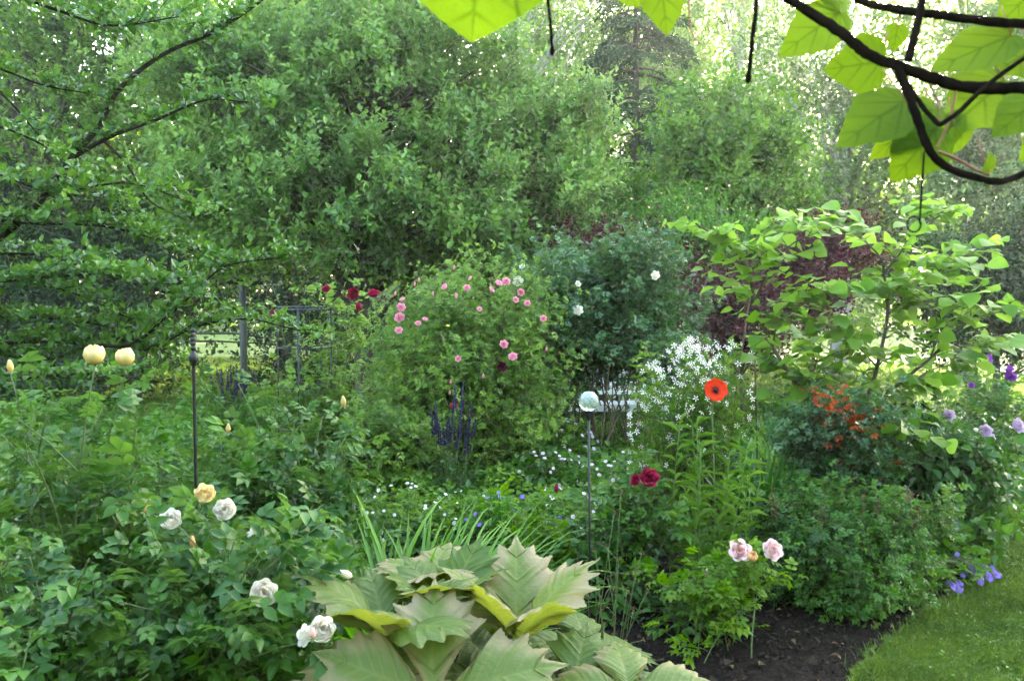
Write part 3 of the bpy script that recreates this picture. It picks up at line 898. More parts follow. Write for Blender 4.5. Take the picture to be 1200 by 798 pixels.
def bush(seed, name, label, px, d, spec, mat, nclump, per, csize, tlen, nleaf, L, tpl=ROSE5L, W=None, cane='browncane', r=.008, ncane=40, cat='rose bush', group=None, spread=.12, twig=.0022, **kw):
    rng = R(seed)
    T = Thing(name, label, cat, PZ(px, d, 0), group)
    c = crown(rng, lob(spec, d), nclump, per, csize, tlen, nleaf, **kw)
    k = c['pos'][:, 2] > .03
    for q in ('pos', 'ax', 'nr', 'tint'):
        c[q] = c[q][k]
    b = Buf(); put(b, c, rng, L, W or L, tpl)
    T.part('foliage', b, M[mat])
    w = Buf()
    stems(w, rng, T.base, spread, c['cc'][:ncane], r)
    twig_lines(w, c['ends'], twig, 1)
    T.part('stems', w, M[cane], True)
    return T, rng

def canes(seed, name, label, base, spread, tips, mat, L, nleaf=9, tpl=ROSE5, r=.005, cat='rose bush', side=3, sidelen=.28, cane='cane', t0=.25, group=None, W=None, bulge=.2, extra=None):
    """a plant of long canes with side shoots, leaves set along all of them"""
    rng = R(seed)
    T = Thing(name, label, cat, base, group)
    w, b = Buf(), Buf()
    pos, ax, nr = [], [], []
    for pa in stems(w, rng, base, spread, tips, r, bulge, 6, 10):
        q = along(rng, pa, nleaf, t0, .99, .9, .25); pos.append(q[0]); ax.append(q[1]); nr.append(q[2])
        for k in range(side):
            s, dd = resample(pa, [rng.uniform(max(t0, .3), .95)])
            dr = nz(dd[0] * .4 + rng.normal(0, .7, 3) * [1, 1, .4] + [0, 0, .35])
            ln = sidelen * rng.uniform(.5, 1.3)
            sp = bez(s[0], s[0] + dr * ln * .6, s[0] + dr * ln + [0, 0, .12 * ln], n=5)
            tube(w, sp, r * .5 * (1 - .6 * np.linspace(0, 1, 5)), 5)
            q = along(rng, sp, 6, .15, 1.0, .9, .2); pos.append(q[0]); ax.append(q[1]); nr.append(q[2])
    pos = np.vstack(pos); n = len(pos)
    s = rng.uniform(.6, 1.25, n)
    k = pos[:, 2] > .04
    leaves(b, pos[k], np.vstack(ax)[k], np.vstack(nr)[k], (L * s)[k], ((W or L) * s)[k], tpl, np.clip(rng.normal(.5, .25, n), 0, 1)[k])
    T.part('foliage', b, M[mat], True); T.part('stems', w, M[cane], True)
    return T, rng

def ptips(seed, n, x, y, d):
    g = R(seed)
    return np.array([P(g.uniform(*x), g.uniform(*y), g.uniform(*d)) for _ in range(n)])

# ================================================================== roses and shrubs of the middle bed
T, rng = bush(101, 'rose_bush', 'big arching shrub rose covered in small pink blooms in the middle of the bed', 540, 7.0,
     [(560, 375, 0, 75, 45, .55), (505, 405, 0, 45, 48, .5), (600, 420, 0, 50, 55, .5), (540, 450, -.2, 80, 60, .6), (492, 475, -.3, 42, 45, .45), (590, 480, -.2, 55, 45, .5), (520, 520, -.1, 80, 50, .5)],
     'rosepale', 230, 8, .085, .33, 7, .085, up=.4, noise=.6, inner=2.2, ncane=60, spread=.2)
for px, py, s in [(470, 361, .062), (469, 373, .075), (467, 388, .055), (522, 337, .05), (547, 338, .05), (584, 333, .055), (593, 331, .06), (611, 342, .055), (604, 352, .045), (618, 356, .045), (575, 340, .05), (590, 404, .06), (601, 419, .065), (536, 346, .04), (498, 375, .04), (490, 380, .045), (637, 374, .05), (562, 363, .04), (537, 421, .045), (552, 327, .04), (472, 352, .045)]:
    bloom(T, rng, 'pink_full', px, py, 6.1 + rng.uniform(-.08, .1), s * 1.05, calyx=False)
for px, py in [(532, 316), (463, 347), (507, 347), (528, 450), (566, 443), (640, 412), (486, 336), (491, 331), (527, 463)]:
    bloom(T, rng, 'bud_pink', px, py, 6.1, .035, [.1, -.2, 1], 'bud', False)
bloom(T, rng, 'plum_full', 589, 429, 6.0, .075, calyx=False, label='dark plum coloured bloom')
bloom(T, rng, 'crimson_full', 533, 476, 6.0, .06, calyx=False, label='deep pink bloom low among the salvia spikes')

T, rng = bush(102, 'rose_bush', 'dark green rose bush with a few white blooms and bare stems at its foot', 710, 7.6,
     [(652, 340, 0, 34, 28, .42), (745, 330, .1, 42, 32, .45), (710, 370, 0, 72, 34, .5), (785, 368, .1, 28, 22, .35), (650, 390, 0, 40, 32, .45), (720, 405, .2, 70, 24, .45), (690, 325, .2, 36, 20, .4), (632, 430, .1, 30, 35, .4), (785, 415, .2, 30, 35, .35), (655, 460, .2, 25, 20, .3)],
     'rosedark', 230, 8, .09, .27, 8, .095, up=.5, noise=.55, inner=2.2, ncane=34, r=.009, spread=.32)
for px, py, s in [(607, 330, .085), (677, 364, .085), (769, 323, .075), (677, 333, .05), (612, 313, .05)]:
    bloom(T, rng, 'white_loose', px, py, 6.95, s, calyx=False)

# the crimson rose tied to its wire cage
tips = np.array([P(438, 346, 5.6), P(415, 343, 5.6), P(383, 339, 5.5), P(423, 362, 5.5), P(322, 370, 5.5), P(312, 362, 5.6), P(345, 400, 5.5), P(350, 440, 5.4), P(420, 385, 5.6), P(305, 445, 5.5), P(370, 470, 5.3), P(335, 470, 5.4), P(390, 380, 5.7), P(385, 440, 5.6), P(430, 375, 5.6), P(405, 360, 5.6), P(330, 420, 5.5)])
T, rng = canes(103, 'rose_bush', 'crimson rose climbing through the round wire plant support', PZ(378, 5.6, 0), .10, tips, 'rosepale', .115, 9, ROSE5, .006, t0=.4, side=3, sidelen=.22, W=.115)
for px, py, s in [(438, 347, .078), (415, 344, .082), (383, 340, .058), (423, 360, .06), (322, 369, .062)]:
    bloom(T, rng, 'crimson_full', px, py, 5.42, s)
for px, py in [(428, 338), (415, 337), (409, 381), (339, 378), (420, 335), (356, 383), (402, 345)]:
    bloom(T, rng, 'bud_green', px, py, 5.45, .03, [0, 0, 1], 'bud', False)

# hidden-footed low shrubs between them
T, rng = bush(104, 'rose_bush', 'leafy shrub rose without blooms between the wire cage and the pink rose', 460, 6.2, [(450, 520, 0, 40, 28, .35), (430, 530, -.3, 45, 32, .35)], 'rosepale', 60, 8, .09, .2, 7, .09, up=.4)
T, rng = canes(105, 'rose_bush', 'yellow budded rose with broad pale leaves beside the thin dark stake', PZ(350, 3.7, 0), .15,
     np.vstack([ptips(1051, 20, (285, 435), (480, 575), (3.3, 4.0)), [P(403, 476, 3.7), P(268, 505, 3.7), P(236, 455, 3.8), P(205, 452, 3.8), P(279, 450, 3.9)]]), 'rose', .125, 8, ROSE5, .005, side=3, sidelen=.22, t0=.35)
bloom(T, rng, 'bud_yellow', 403, 476, 3.7, .05, [0, -.3, 1], 'bud'); bloom(T, rng, 'bud_yellow', 267, 507, 3.6, .045, [.2, -.3, 1], 'bud')
for px, py in [(279, 447), (236, 452), (284, 440), (205, 448)]:
    bloom(T, rng, 'bud_green', px, py, 3.85, .032, [0, 0, 1], 'bud', False)

# ================================================================== white-starred gillenia
rng = R(110)
base = PZ(805, 5.5, 0)
T = Thing('bowmans_root_plant', 'airy plant covered in small white star flowers behind the red poppy', 'flowering plant', base)
tips = ptips(1101, 110, (742, 872), (395, 500), (5.0, 6.0))
tips = np.array([t for t in tips if True])
w, b = Buf(), Buf(); pos, ax, nr = [], [], []
for pa in stems(w, rng, base, .16, tips, .0035, .3, 5, 8):
    q = along(rng, pa, 12, .3, .98, .9, .15); pos.append(q[0]); ax.append(q[1]); nr.append(q[2])
pos = np.vstack(pos); n = len(pos)
TRI = merge_tpl([xf_tpl(DIAM, 0, [0, .05, 0], .95, .3), xf_tpl(DIAM, RAD(55), [0, .05, 0], .8, .26), xf_tpl(DIAM, RAD(-55), [0, .05, 0], .8, .26)])
leaves(b, pos, np.vstack(ax), np.vstack(nr), rng.uniform(.05, .09, n), rng.uniform(.05, .09, n), TRI, np.clip(rng.normal(.5, .25, n), 0, 1))
T.part('foliage', b, M['gillenia']); T.part('stems', w, M['browncane'], True)
fp = []
for k in range(250):
    px = np.clip(rng.normal(810, 38), 738, 882)
    top = 392 + .012 * (px - 830) ** 2 * .6
    py = top + abs(rng.normal(0, 42)) + (rng.random() < .25) * rng.uniform(0, 90)
    fp.append((px, min(py, 545), rng.uniform(4.95, 5.6)))
for px, py, dd in [(px, py, dd) for px, py, dd in fp[:98]]:
    T.inst('star_bloom', B['star'], P(px, py, dd - .1), face(facing(rng, .4, .8, .5), rng.random() * 6), rng.uniform(.034, .05))
b = Buf()
me = B['star']; vv = np.zeros(len(me.vertices) * 3, np.float32); me.vertices.foreach_get('co', vv); vv = vv.reshape(-1, 3)
qq = np.array([list(p.vertices) for p in me.polygons])
for px, py, dd in fp[98:]:
    m = np.array(face(facing(rng, .4, .8, .6), rng.random() * 6).to_matrix())
    b.add(P(px, py, dd + .12) + (vv @ m.T) * rng.uniform(.03, .045), [qq])
T.part('star_blooms', b, W_['star_petal'], kind='stuff')

# ================================================================== salvias
def salvia(seed, label, spikes, d, base_px, foliage, r, hs=1.0):
    rng = R(seed)
    T = Thing('salvia_plant', label, 'flowering plant', PZ(base_px, d, 0))
    w = Buf(); tips = []
    for px, py, L in spikes:
        tips.append(P(px, py, d + rng.uniform(-.15, .15)))
    tips = np.array(tips)
    pas = []
    for q in tips:
        p = T.base + np.r_[rng.normal(0, .06, 2), 0]
        pa = bez(p, p + [(q[0] - p[0]) * .8, (q[1] - p[1]) * .8, (q[2]) * .45], q, n=8)
        tube(w, pa, .003, 5); pas.append(pa)
    b = Buf(); n = foliage
    pa_, ax_, nr_ = [], [], []
    for k in range(n):
        a = rng.random() * 6.28; rr = r * math.sqrt(rng.random())
        q = T.base + [rr * math.cos(a), rr * math.sin(a), rng.uniform(.1, .55) * hs]
        p = T.base + np.r_[rng.normal(0, .06, 2), 0]
        pp = bez(p, (p + q) / 2 + [0, 0, .08], q, n=6); tube(w, pp, .0025, 4)
        s = along(rng, pp, 6, .4, 1, .9, .2); pa_.append(s[0]); ax_.append(s[1]); nr_.append(s[2])
    pa_ = np.vstack(pa_)
    leaves(b, pa_, np.vstack(ax_), np.vstack(nr_), rng.uniform(.04, .08, len(pa_)), rng.uniform(.014, .026, len(pa_)), OVATE, rng=rng)
    T.part('foliage', b, M['coverdark']); T.part('stems', w, M['cane'], True)
    for pa, (px, py, L) in zip(pas, spikes):
        f = Buf()
        tot = np.linalg.norm(pa[-1] - pa[0])
        ts = np.arange(max(.2, 1 - L / tot), 1.0, .010 / tot)
        pos, dd = resample(pa, ts)
        for i, (p, dv) in enumerate(zip(pos, dd)):
            fr = (ts[i] - ts[0]) / (1 - ts[0])
            k = 7; a = rng.random(k) * 6.28
            axs = np.stack([np.cos(a), np.sin(a), rng.uniform(.2, .9, k)], -1)
            leaves(f, np.repeat(p[None], k, 0), axs, rng.normal(size=(k, 3)), .024 * (1.1 - .75 * fr) * rng.uniform(.6, 1.2, k), .013 * np.ones(k), DIAM, rng.random(k), luv=True)
        T.part('flower_spike', f, W_['salvia_petal'])
    return T
salvia(120, 'clump of slender dark purple salvia spikes in front of the pink shrub rose',
       [(505, 478, .22), (511, 470, .24), (534, 449, .22), (543, 447, .25), (553, 470, .26), (550, 485, .26), (548, 500, .2), (526, 487, .2), (531, 480, .2), (524, 495, .16), (514, 490, .2), (487, 505, .12), (541, 480, .22), (519, 500, .14), (557, 490, .14), (537, 505, .14)], 5.9, 525, 90, .26)
sp = R(121)
salvia(122, 'distant purple salvia clump in shade at the foot of the right grey post',
       [(sp.uniform(240, 300), sp.uniform(425, 450), .24) for _ in range(26)], 9.4, 272, 60, .35, 1.1)

# ================================================================== mounds of cranesbill and other leafy plants
def mound(buf, rng, c, rad, h, n, L, tpl, tint0=.5, ww=1.0, low=.1):
    u = nz(rng.normal(size=(n, 3))); u[:, 2] = np.abs(u[:, 2])
    s = rng.power(3.2, n)[:, None]
    p = np.asarray(c) + u * s * np.array([rad, rad, h])
    p[:, 2] = np.maximum(p[:, 2], c[2] + .03)
    out = nz(u / np.array([rad, rad, h]))
    ax = out * [1, 1, .2] + rng.normal(0, .5, (n, 3)) * [1, 1, .5]
    nr = out * .7 + np.array([0, 0, .8]) + rng.normal(0, .4, (n, 3))
    sz = L * rng.uniform(.6, 1.25, n)
    leaves(buf, p, ax, nr, sz, sz * ww, tpl, np.clip(rng.normal(tint0, .2, n), 0, 1))
    return p, out

def herb(seed, name, label, px, d, rad, h, mat, L, n, tpl, flower=None, nf=0, fs=.03, fh=.06, cat='flowering plant', group=None, ww=1.0, stemmat='cane'):
    rng = R(seed)
    T = Thing(name, label, cat, PZ(px, d, 0), group)
    b = Buf(); p, out = mound(b, rng, T.base, rad, h, n, L, tpl, ww=ww)
    T.part('foliage', b, M[mat])
    w = Buf()
    for q in p[:80]:
        tube(w, bez(T.base + np.r_[rng.normal(0, rad * .3, 2), 0], (T.base + q) / 2 + [0, 0, .25 * h], q, n=6), .0022, 4)
    for k in range(int(nf * 1.6)):
        u = nz(rng.normal(size=3) + [0, -.5, .6]); u[2] = abs(u[2])
        q = T.base + u * [rad * .95, rad * .95, h + fh]
        tube(w, bez(q * [1, 1, .55] * .6 + T.base * .4, q * [1, 1, .8], q, n=5), .0012, 4)
        T.inst('bloom', B[flower], q, face(nz(u + rng.normal(0, .4, 3) + [0, -.5, .3]), rng.random() * 6), fs * 1.25 * rng.uniform(.8, 1.2))
    T.part('stems', w, M[stemmat], True)
    return T, rng

CB = 'cranesbill clumps carpeting the bed'
herb(130, 'cranesbill_plant', 'lilac pink cranesbill clump left of the glass ball at the foot of the white bench', 655, 7.3, .48, .50, 'cover', .075, 1100, PALM, 'cranesbill_lilac', 34, .036, .05, group=CB)
herb(131, 'cranesbill_plant', 'dark leaved cranesbill clump with pale flowers directly left of the glass ball stick', 640, 6.2, .46, .46, 'coverdark', .08, 1000, PALM, 'cranesbill_palepink', 30, .028, .05, group=CB)
herb(132, 'cranesbill_plant', 'pale pink cranesbill clump directly right of the glass ball stick', 725, 5.9, .42, .46, 'cover', .07, 1000, PALM, 'cranesbill_palepink', 30, .028, .05, group=CB)
herb(133, 'cranesbill_plant', 'light green cranesbill clump with tiny white flowers above the strap leaved clump', 475, 5.0, .48, .42, 'coverpale', .05, 1900, PALM, 'cranesbill_white', 34, .022, .05, group=CB)
herb(134, 'cranesbill_plant', 'light green cranesbill with white dots of flower between the salvia spikes and the strap leaves', 545, 5.1, .40, .36, 'coverpale', .05, 1500, PALM, 'cranesbill_white', 20, .022, .04, group=CB)
herb(135, 'cranesbill_plant', 'cranesbill clump with scattered violet flowers below the glass ball', 600, 4.9, .42, .40, 'cover', .07, 1100, PALM, 'cranesbill_violet', 9, .034, .05, group=CB)
herb(136, 'cranesbill_plant', 'cranesbill clump with pinkish white flowers between the violet one and the glass ball stick', 655, 5.0, .42, .40, 'cover', .06, 1300, PALM, 'cranesbill_palepink', 20, .026, .05, group=CB)
herb(137, 'cranesbill_plant', 'mauve cranesbill clump left of the salvia spikes under the leafy shrub rose', 455, 5.7, .40, .42, 'cover', .065, 1000, PALM, 'cranesbill_lilac', 9, .036, .06, group=CB)
herb(138, 'cranesbill_plant', 'violet blue cranesbill sprawling over the lawn edge at the right', 1085, 4.75, .34, .36, 'cover', .075, 650, PALM, 'cranesbill_violet', 7, .036, .05, group=CB)
herb(139, 'lungwort_plant', 'low clump of plain green leaves behind the poppy right of the white starred plant', 930, 6.4, .55, .42, 'cover', .08, 1000, OVATE, None, 0, cat='plant', ww=.5)

# fallen violet flower heads on the lawn
T, rng = herb(140, 'bellflower_plant', 'plant with violet blue flower heads flopped onto the lawn', 1090, 4.45, .16, .2, 'rosepale', .07, 150, LANCE, cat='flowering plant', ww=.3)
w = Buf()
for px, py in [(1155, 678), (1143, 683), (1165, 676), (1149, 688), (1120, 692), (1112, 690), (1132, 677), (1124, 697), (1160, 684), (1138, 672), (1153, 671), (1147, 676), (1158, 680), (1117, 695), (1169, 680), (1150, 683), (1142, 676), (1162, 672), (1125, 690), (1121, 686)]:
    q = P(px, py - 6, 1.57 * F / (py - 356)); q[2] = max(q[2], .05)
    tube(w, bez(T.base + [0, 0, .1], (T.base + q) / 2 + [0, 0, .22], q, n=7), .002, 4)
    T.inst('bloom', B['cranesbill_violet'], q, face(facing(rng, .8, .5, .5), rng.random() * 6), rng.uniform(.045, .062))
T.part('flower_stalks', w, M['cane'], True)

# ground cover that fills the bed between the plants
def cover(seed, name, mat, spots, L, tpl, dens, ww=1.0):
    rng = R(seed); b = Buf()
    for (x, y, rad, h) in spots:
        mound(b, rng, [x, y, 0], rad, h, int(dens * rad * rad * 6), L, tpl, rng.normal(.5, .12), ww)
    return single(name, b, M[mat], kind='stuff')
def spots(seed, n, pxr, dr, rr, hr, avoid=()):
    g = R(seed); out = []
    while len(out) < n:
        d = math.sqrt(g.uniform(dr[0] ** 2, dr[1] ** 2)); px = g.uniform(*pxr)
        if any(a[0] < px < a[1] and a[2] < d < a[3] for a in avoid): continue
        p = PZ(px, d, 0)
        if not in_bed(np.array([p[0]]), np.array([p[1]]))[0]: continue
        out.append((p[0], d, g.uniform(*rr), g.uniform(*hr)))
    return out
OPEN = [(715, 1300, 3.0, 4.75), (660, 715, 3.4, 4.1), (950, 1300, 3.0, 5.6), (370, 620, 2.4, 4.4)]
cover(150, 'ground_cover', 'cover', spots(1501, 85, (300, 1000), (4.3, 10.2), (.25, .45), (.25, .42), OPEN), .06, PALM, 900)
cover(151, 'low_ground_cover', 'coverdark', spots(1511, 85, (-100, 1080), (4.2, 10.4), (.25, .5), (.22, .45), OPEN), .07, OVATE, 700, .55)
cover(152, 'leafy_ground_cover', 'coverpale', spots(1521, 50, (200, 900), (4.4, 9.0), (.2, .4), (.25, .42), OPEN), .05, OVATE, 1100, .6)
cover(153, 'shaded_ground_cover', 'coverdark', spots(1531, 34, (-250, 360), (2.2, 4.4), (.25, .42), (.25, .5)), .075, OVATE, 800, .6)
cover(155, 'tall_ground_cover', 'cover', spots(1551, 60, (-150, 330), (4.4, 9.5), (.25, .45), (.45, .85)), .065, OVATE, 800, .55)
cover(154, 'weedy_ground_cover', 'cover', spots(1541, 34, (-200, 420), (2.6, 5.2), (.2, .4), (.3, .6)), .06, PALM, 800)

# small blossom of the shrubs behind
def blossom(T, seed, n, mat, size, spread=.06, k=6, ymax=None):
    rng = R(seed); cc = T.crown['pos']; cc = cc[cc[:, 1] < np.median(cc[:, 1])]
    b = Buf()
    for q in cc[rng.integers(0, len(cc), n)]:
        p = q + rng.normal(0, spread, (k, 3)) + [0, -.05, .02]
        leaves(b, p, rng.normal(0, 1, (k, 3)), rng.normal(0, .6, (k, 3)) + [0, -1, .5], rng.uniform(.6, 1.2, k) * size, size * .8, ROUND, rng.random(k))
    T.part('blossom', b, mat, kind='stuff')
blossom(WEIG, 160, 70, M['redflower'], .035); blossom(WEIG2, 161, 50, M['redflower'], .035)
blossom(CLIMB, 162, 110, W_['blush_petal'], .035, .12, 2)

# ================================================================== right side of the bed
# young witch hazel: few crooked stems, flat sprays of broad leaves
rng = R(200)
base = PZ(1030, 5.2, 0)
T = Thing('witch_hazel_tree', 'young witch hazel with spreading bare stems and flat sprays of broad pale green leaves', 'tree', base)
w, b = Buf(), Buf(); pos, ax, nr = [], [], []
def zd(d, *pts):
    return [P(px, py, d + (dd or 0)) for px, py, dd in pts]
STEMS = [
    ([base + [-.05, 0, 0]] + zd(5.1, (990, 560, 0), (945, 470, 0), (905, 405, 0), (885, 350, 0), (872, 310, 0), (850, 285, 0), (815, 262, -.1)), .017),
    ([base + [0, .02, 0]] + zd(5.2, (1012, 500, 0), (1028, 430, 0), (1040, 370, 0), (1036, 320, 0), (1030, 300, 0), (1012, 281, .1)), .016),
    ([base + [.04, 0, 0]] + zd(5.2, (1022, 490, 0), (1060, 445, -.1), (1090, 420, -.15), (1120, 390, -.2), (1142, 370, -.2), (1185, 345, -.3)), .014),
    ([base + [.03, .05, 0]] + zd(5.3, (1050, 470, .1), (1080, 440, .2), (1110, 425, .3), (1145, 400, .4)), .010),
    ([base + [.0, -.03, 0]] + zd(5.0, (1030, 520, -.1), (1060, 515, -.2), (1090, 505, -.4)), .008),
    (zd(5.2, (1040, 370, 0), (1065, 345, .1), (1090, 325, .2), (1130, 300, .3), (1170, 285, .4)), .009),
    (zd(5.2, (1036, 320, 0), (1060, 290, -.1), (1080, 265, -.1), (1120, 245, -.2)), .008),
    (zd(5.1, (885, 350, 0), (905, 310, -.1), (930, 285, -.2), (960, 272, -.2)), .008),
    (zd(5.1, (945, 470, 0), (955, 430, .1), (965, 395, .2), (985, 370, .2)), .007),
    (zd(5.1, (905, 405, 0), (915, 370, -.1), (945, 345, -.2), (985, 335, -.2)), .006),
    (zd(5.2, (1012, 500, 0), (985, 440, .2), (975, 410, .3)), .007),
    (zd(5.2, (1028, 430, 0), (1000, 400, -.1), (975, 380, -.2), (940, 372, -.2)), .006),
    (zd(5.2, (1090, 420, -.15), (1100, 390, -.2), (1095, 360, -.2), (1110, 335, -.3)), .006),
    (zd(5.2, (1142, 370, -.2), (1165, 365, -.3), (1195, 370, -.4)), .005),
    (zd(5.2, (1012, 281, .1), (990, 268, 0), (960, 262, 0)), .005),
    (zd(5.1, (872, 310, 0), (880, 285, .1), (905, 262, .1)), .005),
]
for pts, r in STEMS:
    pa = spline(pts, 8)
    tube(w, pa, r * (1 - .7 * np.linspace(0, 1, len(pa))), 7)
    main = r > .0125
    L = np.linalg.norm(np.diff(pa, axis=0), axis=1).sum()
    for k in range(int(L * (16 if main else 25))):
        s, dd = resample(pa, [rng.uniform(.35 if main else .12, 1)])
        a = rng.random() * 6.28
        dr = nz(np.array([math.cos(a), math.sin(a), .12]) + .5 * dd[0])
        ln = rng.uniform(.12, .36)
        sp = bez(s[0], s[0] + dr * ln * .55 + [0, 0, .02], s[0] + dr * ln - [0, 0, .01], n=5)
        tube(w, sp, .003 * (1 - .6 * np.linspace(0, 1, 5)), 4)
        m = 3 + int(ln * 9)
        p, dv = resample(sp, np.linspace(.25, 1, m))
        sg = np.where(np.arange(m) % 2, 1, -1)[:, None]
        side = nz(np.cross(dv, [0, 0, 1.]))
        pos.append(p); ax.append(dv * .6 + side * sg * .8 * (np.arange(m) < m - 1)[:, None] + [0, 0, -.18] + rng.normal(0, .18, (m, 3)))
        nr.append(np.array([0, 0, 1.]) + rng.normal(0, .42, (m, 3)))
pos = np.vstack(pos); n = len(pos); s = rng.uniform(.55, 1.2, n)
leaves(b, pos, np.vstack(ax), np.vstack(nr), .104 * s, .092 * s, HEARTY, np.clip(rng.normal(.55, .25, n), 0, 1))
T.part('foliage', b, M['hazel'], True); T.part('trunk', w, M['bark'], True)

# rose with red young growth
T, rng = bush(201, 'rose_bush', 'small dark rose tipped with copper red young leaves left of the witch hazel foot', 975, 4.9,
     [(975, 510, 0, 40, 35, .3), (990, 560, 0, 45, 45, .3), (960, 560, .1, 40, 40, .3)], 'rosedark', 80, 8, .07, .18, 7, .08, up=.45, spread=.08, ncane=25)
b = Buf()
for px, py, k in [(968, 470, 9), (985, 468, 9), (975, 474, 8), (998, 490, 8), (1005, 497, 9), (990, 505, 8), (985, 508, 7), (960, 468, 5), (1003, 543, 6), (980, 500, 5), (992, 478, 6)]:
    p = P(px, py, 4.6) + rng.normal(0, .055, (k, 3))
    leaves(b, p, rng.normal(0, 1, (k, 3)) * [1, 1, .3], rng.normal(0, .4, (k, 3)) + [0, 0, 1], rng.uniform(.05, .09, k), rng.uniform(.05, .09, k), ROSE5, rng.random(k))
T.part('young_leaves', b, M['redyoung'], label='copper red young leaves')

T, rng = bush(202, 'rose_bush', 'dense low dark green rose bush beside the open soil and the lawn edge', 990, 4.35,
     [(975, 622, 0, 45, 28, .3), (935, 650, -.05, 30, 32, .26), (1025, 635, 0, 42, 32, .3), (985, 665, -.1, 60, 32, .32), (1060, 620, .1, 24, 24, .22), (940, 695, 0, 24, 20, .22), (1020, 690, 0, 38, 20, .24)],
     'rose', 170, 8, .06, .14, 8, .062, up=.45, noise=.6, inner=2.4, spread=.14, ncane=50, tpl=ROSE5)
b = Buf(); w = Buf()
for px, py in [(910, 585), (963, 595), (960, 610), (1068, 575), (1075, 580), (1072, 600), (1062, 572), (1030, 585), (955, 600), (905, 575), (1078, 590), (1012, 580)]:
    b = Buf(); w = Buf()
    q = P(px, py, 4.15); tube(w, [q - [0, .0, .14], q], .0022, 4)
    k = 14
    leaves(b, q - np.array([0, 0, .11]) * rng.random((k, 1)), rng.normal(0, 1, (k, 3)) * [1, 1, .6] + [0, 0, .5], rng.normal(size=(k, 3)), rng.uniform(.015, .035, k), rng.uniform(.007, .014, k), OVATE, rng.random(k))
    fs = T.part('faded_shoot', b, M['deadleaf'], label='brown faded flower shoot'); T.part('shoot_stem', w, M['browncane'], parent=fs)

T, rng = bush(203, 'dark_shrub', 'blue green bushy perennial behind the low dark rose and under the witch hazel', 1085, 5.2,
     [(1090, 560, 0, 45, 40, .35), (1050, 545, .1, 45, 35, .35), (1120, 590, 0, 35, 40, .3), (1090, 610, 0, 45, 35, .3)], 'coverdark', 130, 8, .09, .18, 8, .07, tpl=OVATE, W=.045, cat='shrub', up=.4, ncane=25)

T, rng = canes(204, 'rose_bush', 'little rose with blush pink blooms beside the open soil', PZ(835, 3.75, 0), .09,
     np.vstack([ptips(2041, 13, (755, 900), (650, 745), (3.5, 4.0)), ptips(2042, 9, (845, 912), (655, 705), (3.55, 3.85)), [P(866, 650, 3.7), P(903, 650, 3.7), P(828, 680, 3.65), P(890, 700, 3.5), P(800, 755, 3.45)]]), 'roseyoung', .085, 6, ROSE5, .0035, side=2, sidelen=.14, t0=.35)
bloom(T, rng, 'blush_full', 866, 646, 3.62, .098, [.0, -.8, .5]); bloom(T, rng, 'blush_full', 903, 645, 3.62, .092, [.2, -.8, .45])
bloom(T, rng, 'peach_globe', 881, 655, 3.56, .05, [0, -.6, .8]); bloom(T, rng, 'bud_blush', 828, 674, 3.6, .035, [0, -.2, 1], 'bud')
herb(205, 'leafy_plant', 'dense light green leaves under the blush pink little rose', 815, 3.95, .28, .25, 'rose', .06, 260, OVATE, cat='plant', ww=.5)

# phlox-like upright leafy stems
rng = R(206)
T = Thing('phlox_plant', 'clump of tall upright stems with narrow light green leaves below the red poppy', 'plant', PZ(835, 4.25, 0))
w, b = Buf(), Buf(); pos, ax, nr = [], [], []
for q in ptips(2061, 26, (790, 895), (490, 630), (4.0, 4.6)):
    p = q * [1, 1, 0] + np.r_[rng.normal(0, .05, 2), 0]; p[:2] = T.base[:2] + (p[:2] - T.base[:2]) * .75
    pa = bez(p, (p + q) / 2 + rng.normal(0, .02, 3), q, n=7); tube(w, pa, .004 * (1 - .5 * np.linspace(0, 1, 7)), 5)
    s = along(rng, pa, int(26 * q[2] / .9), .15, 1, .95, .3, jit=.25); pos.append(s[0]); ax.append(s[1] + rng.normal(0, .3, s[1].shape)); nr.append(s[2])
pos = np.vstack(pos); n = len(pos)
leaves(b, pos, np.vstack(ax), np.vstack(nr), rng.uniform(.05, .13, n), rng.uniform(.016, .027, n), LANCE, np.clip(rng.normal(.5, .25, n), 0, 1))
T.part('foliage', b, M['coverpale']); T.part('stems', w, M['stalk'], True)

# crimson rose near the glass ball
T, rng = canes(207, 'rose_bush', 'rose with a dark crimson bloom right of the glass ball stick', PZ(742, 4.2, 0), .08,
     np.vstack([ptips(2071, 16, (700, 800), (560, 640), (4.0, 4.5)), [P(759, 566, 4.1), P(705, 590, 4.2)]]), 'rose', .12, 7, ROSE5, .004, side=2, sidelen=.18, t0=.4)
bloom(T, rng, 'crimson_full', 759, 562, 4.0, .10, [.1, -.8, .5]); bloom(T, rng, 'crimson_full', 746, 564, 4.05, .06, [-.4, -.6, .5], label='smaller wine red bloom')
bloom(T, rng, 'bud_crimson', 652, 577, 4.4, .05, [0, -.2, 1], 'bud', False)

T, rng = canes(208, 'rose_bush', 'little rose with yellowish young leaves left of the glass ball stick', PZ(628, 4.3, 0), .08, ptips(2081, 14, (595, 665), (575, 640), (4.1, 4.5)), 'roseyoung', .09, 7, ROSE5, .004, side=2, sidelen=.14, t0=.3)

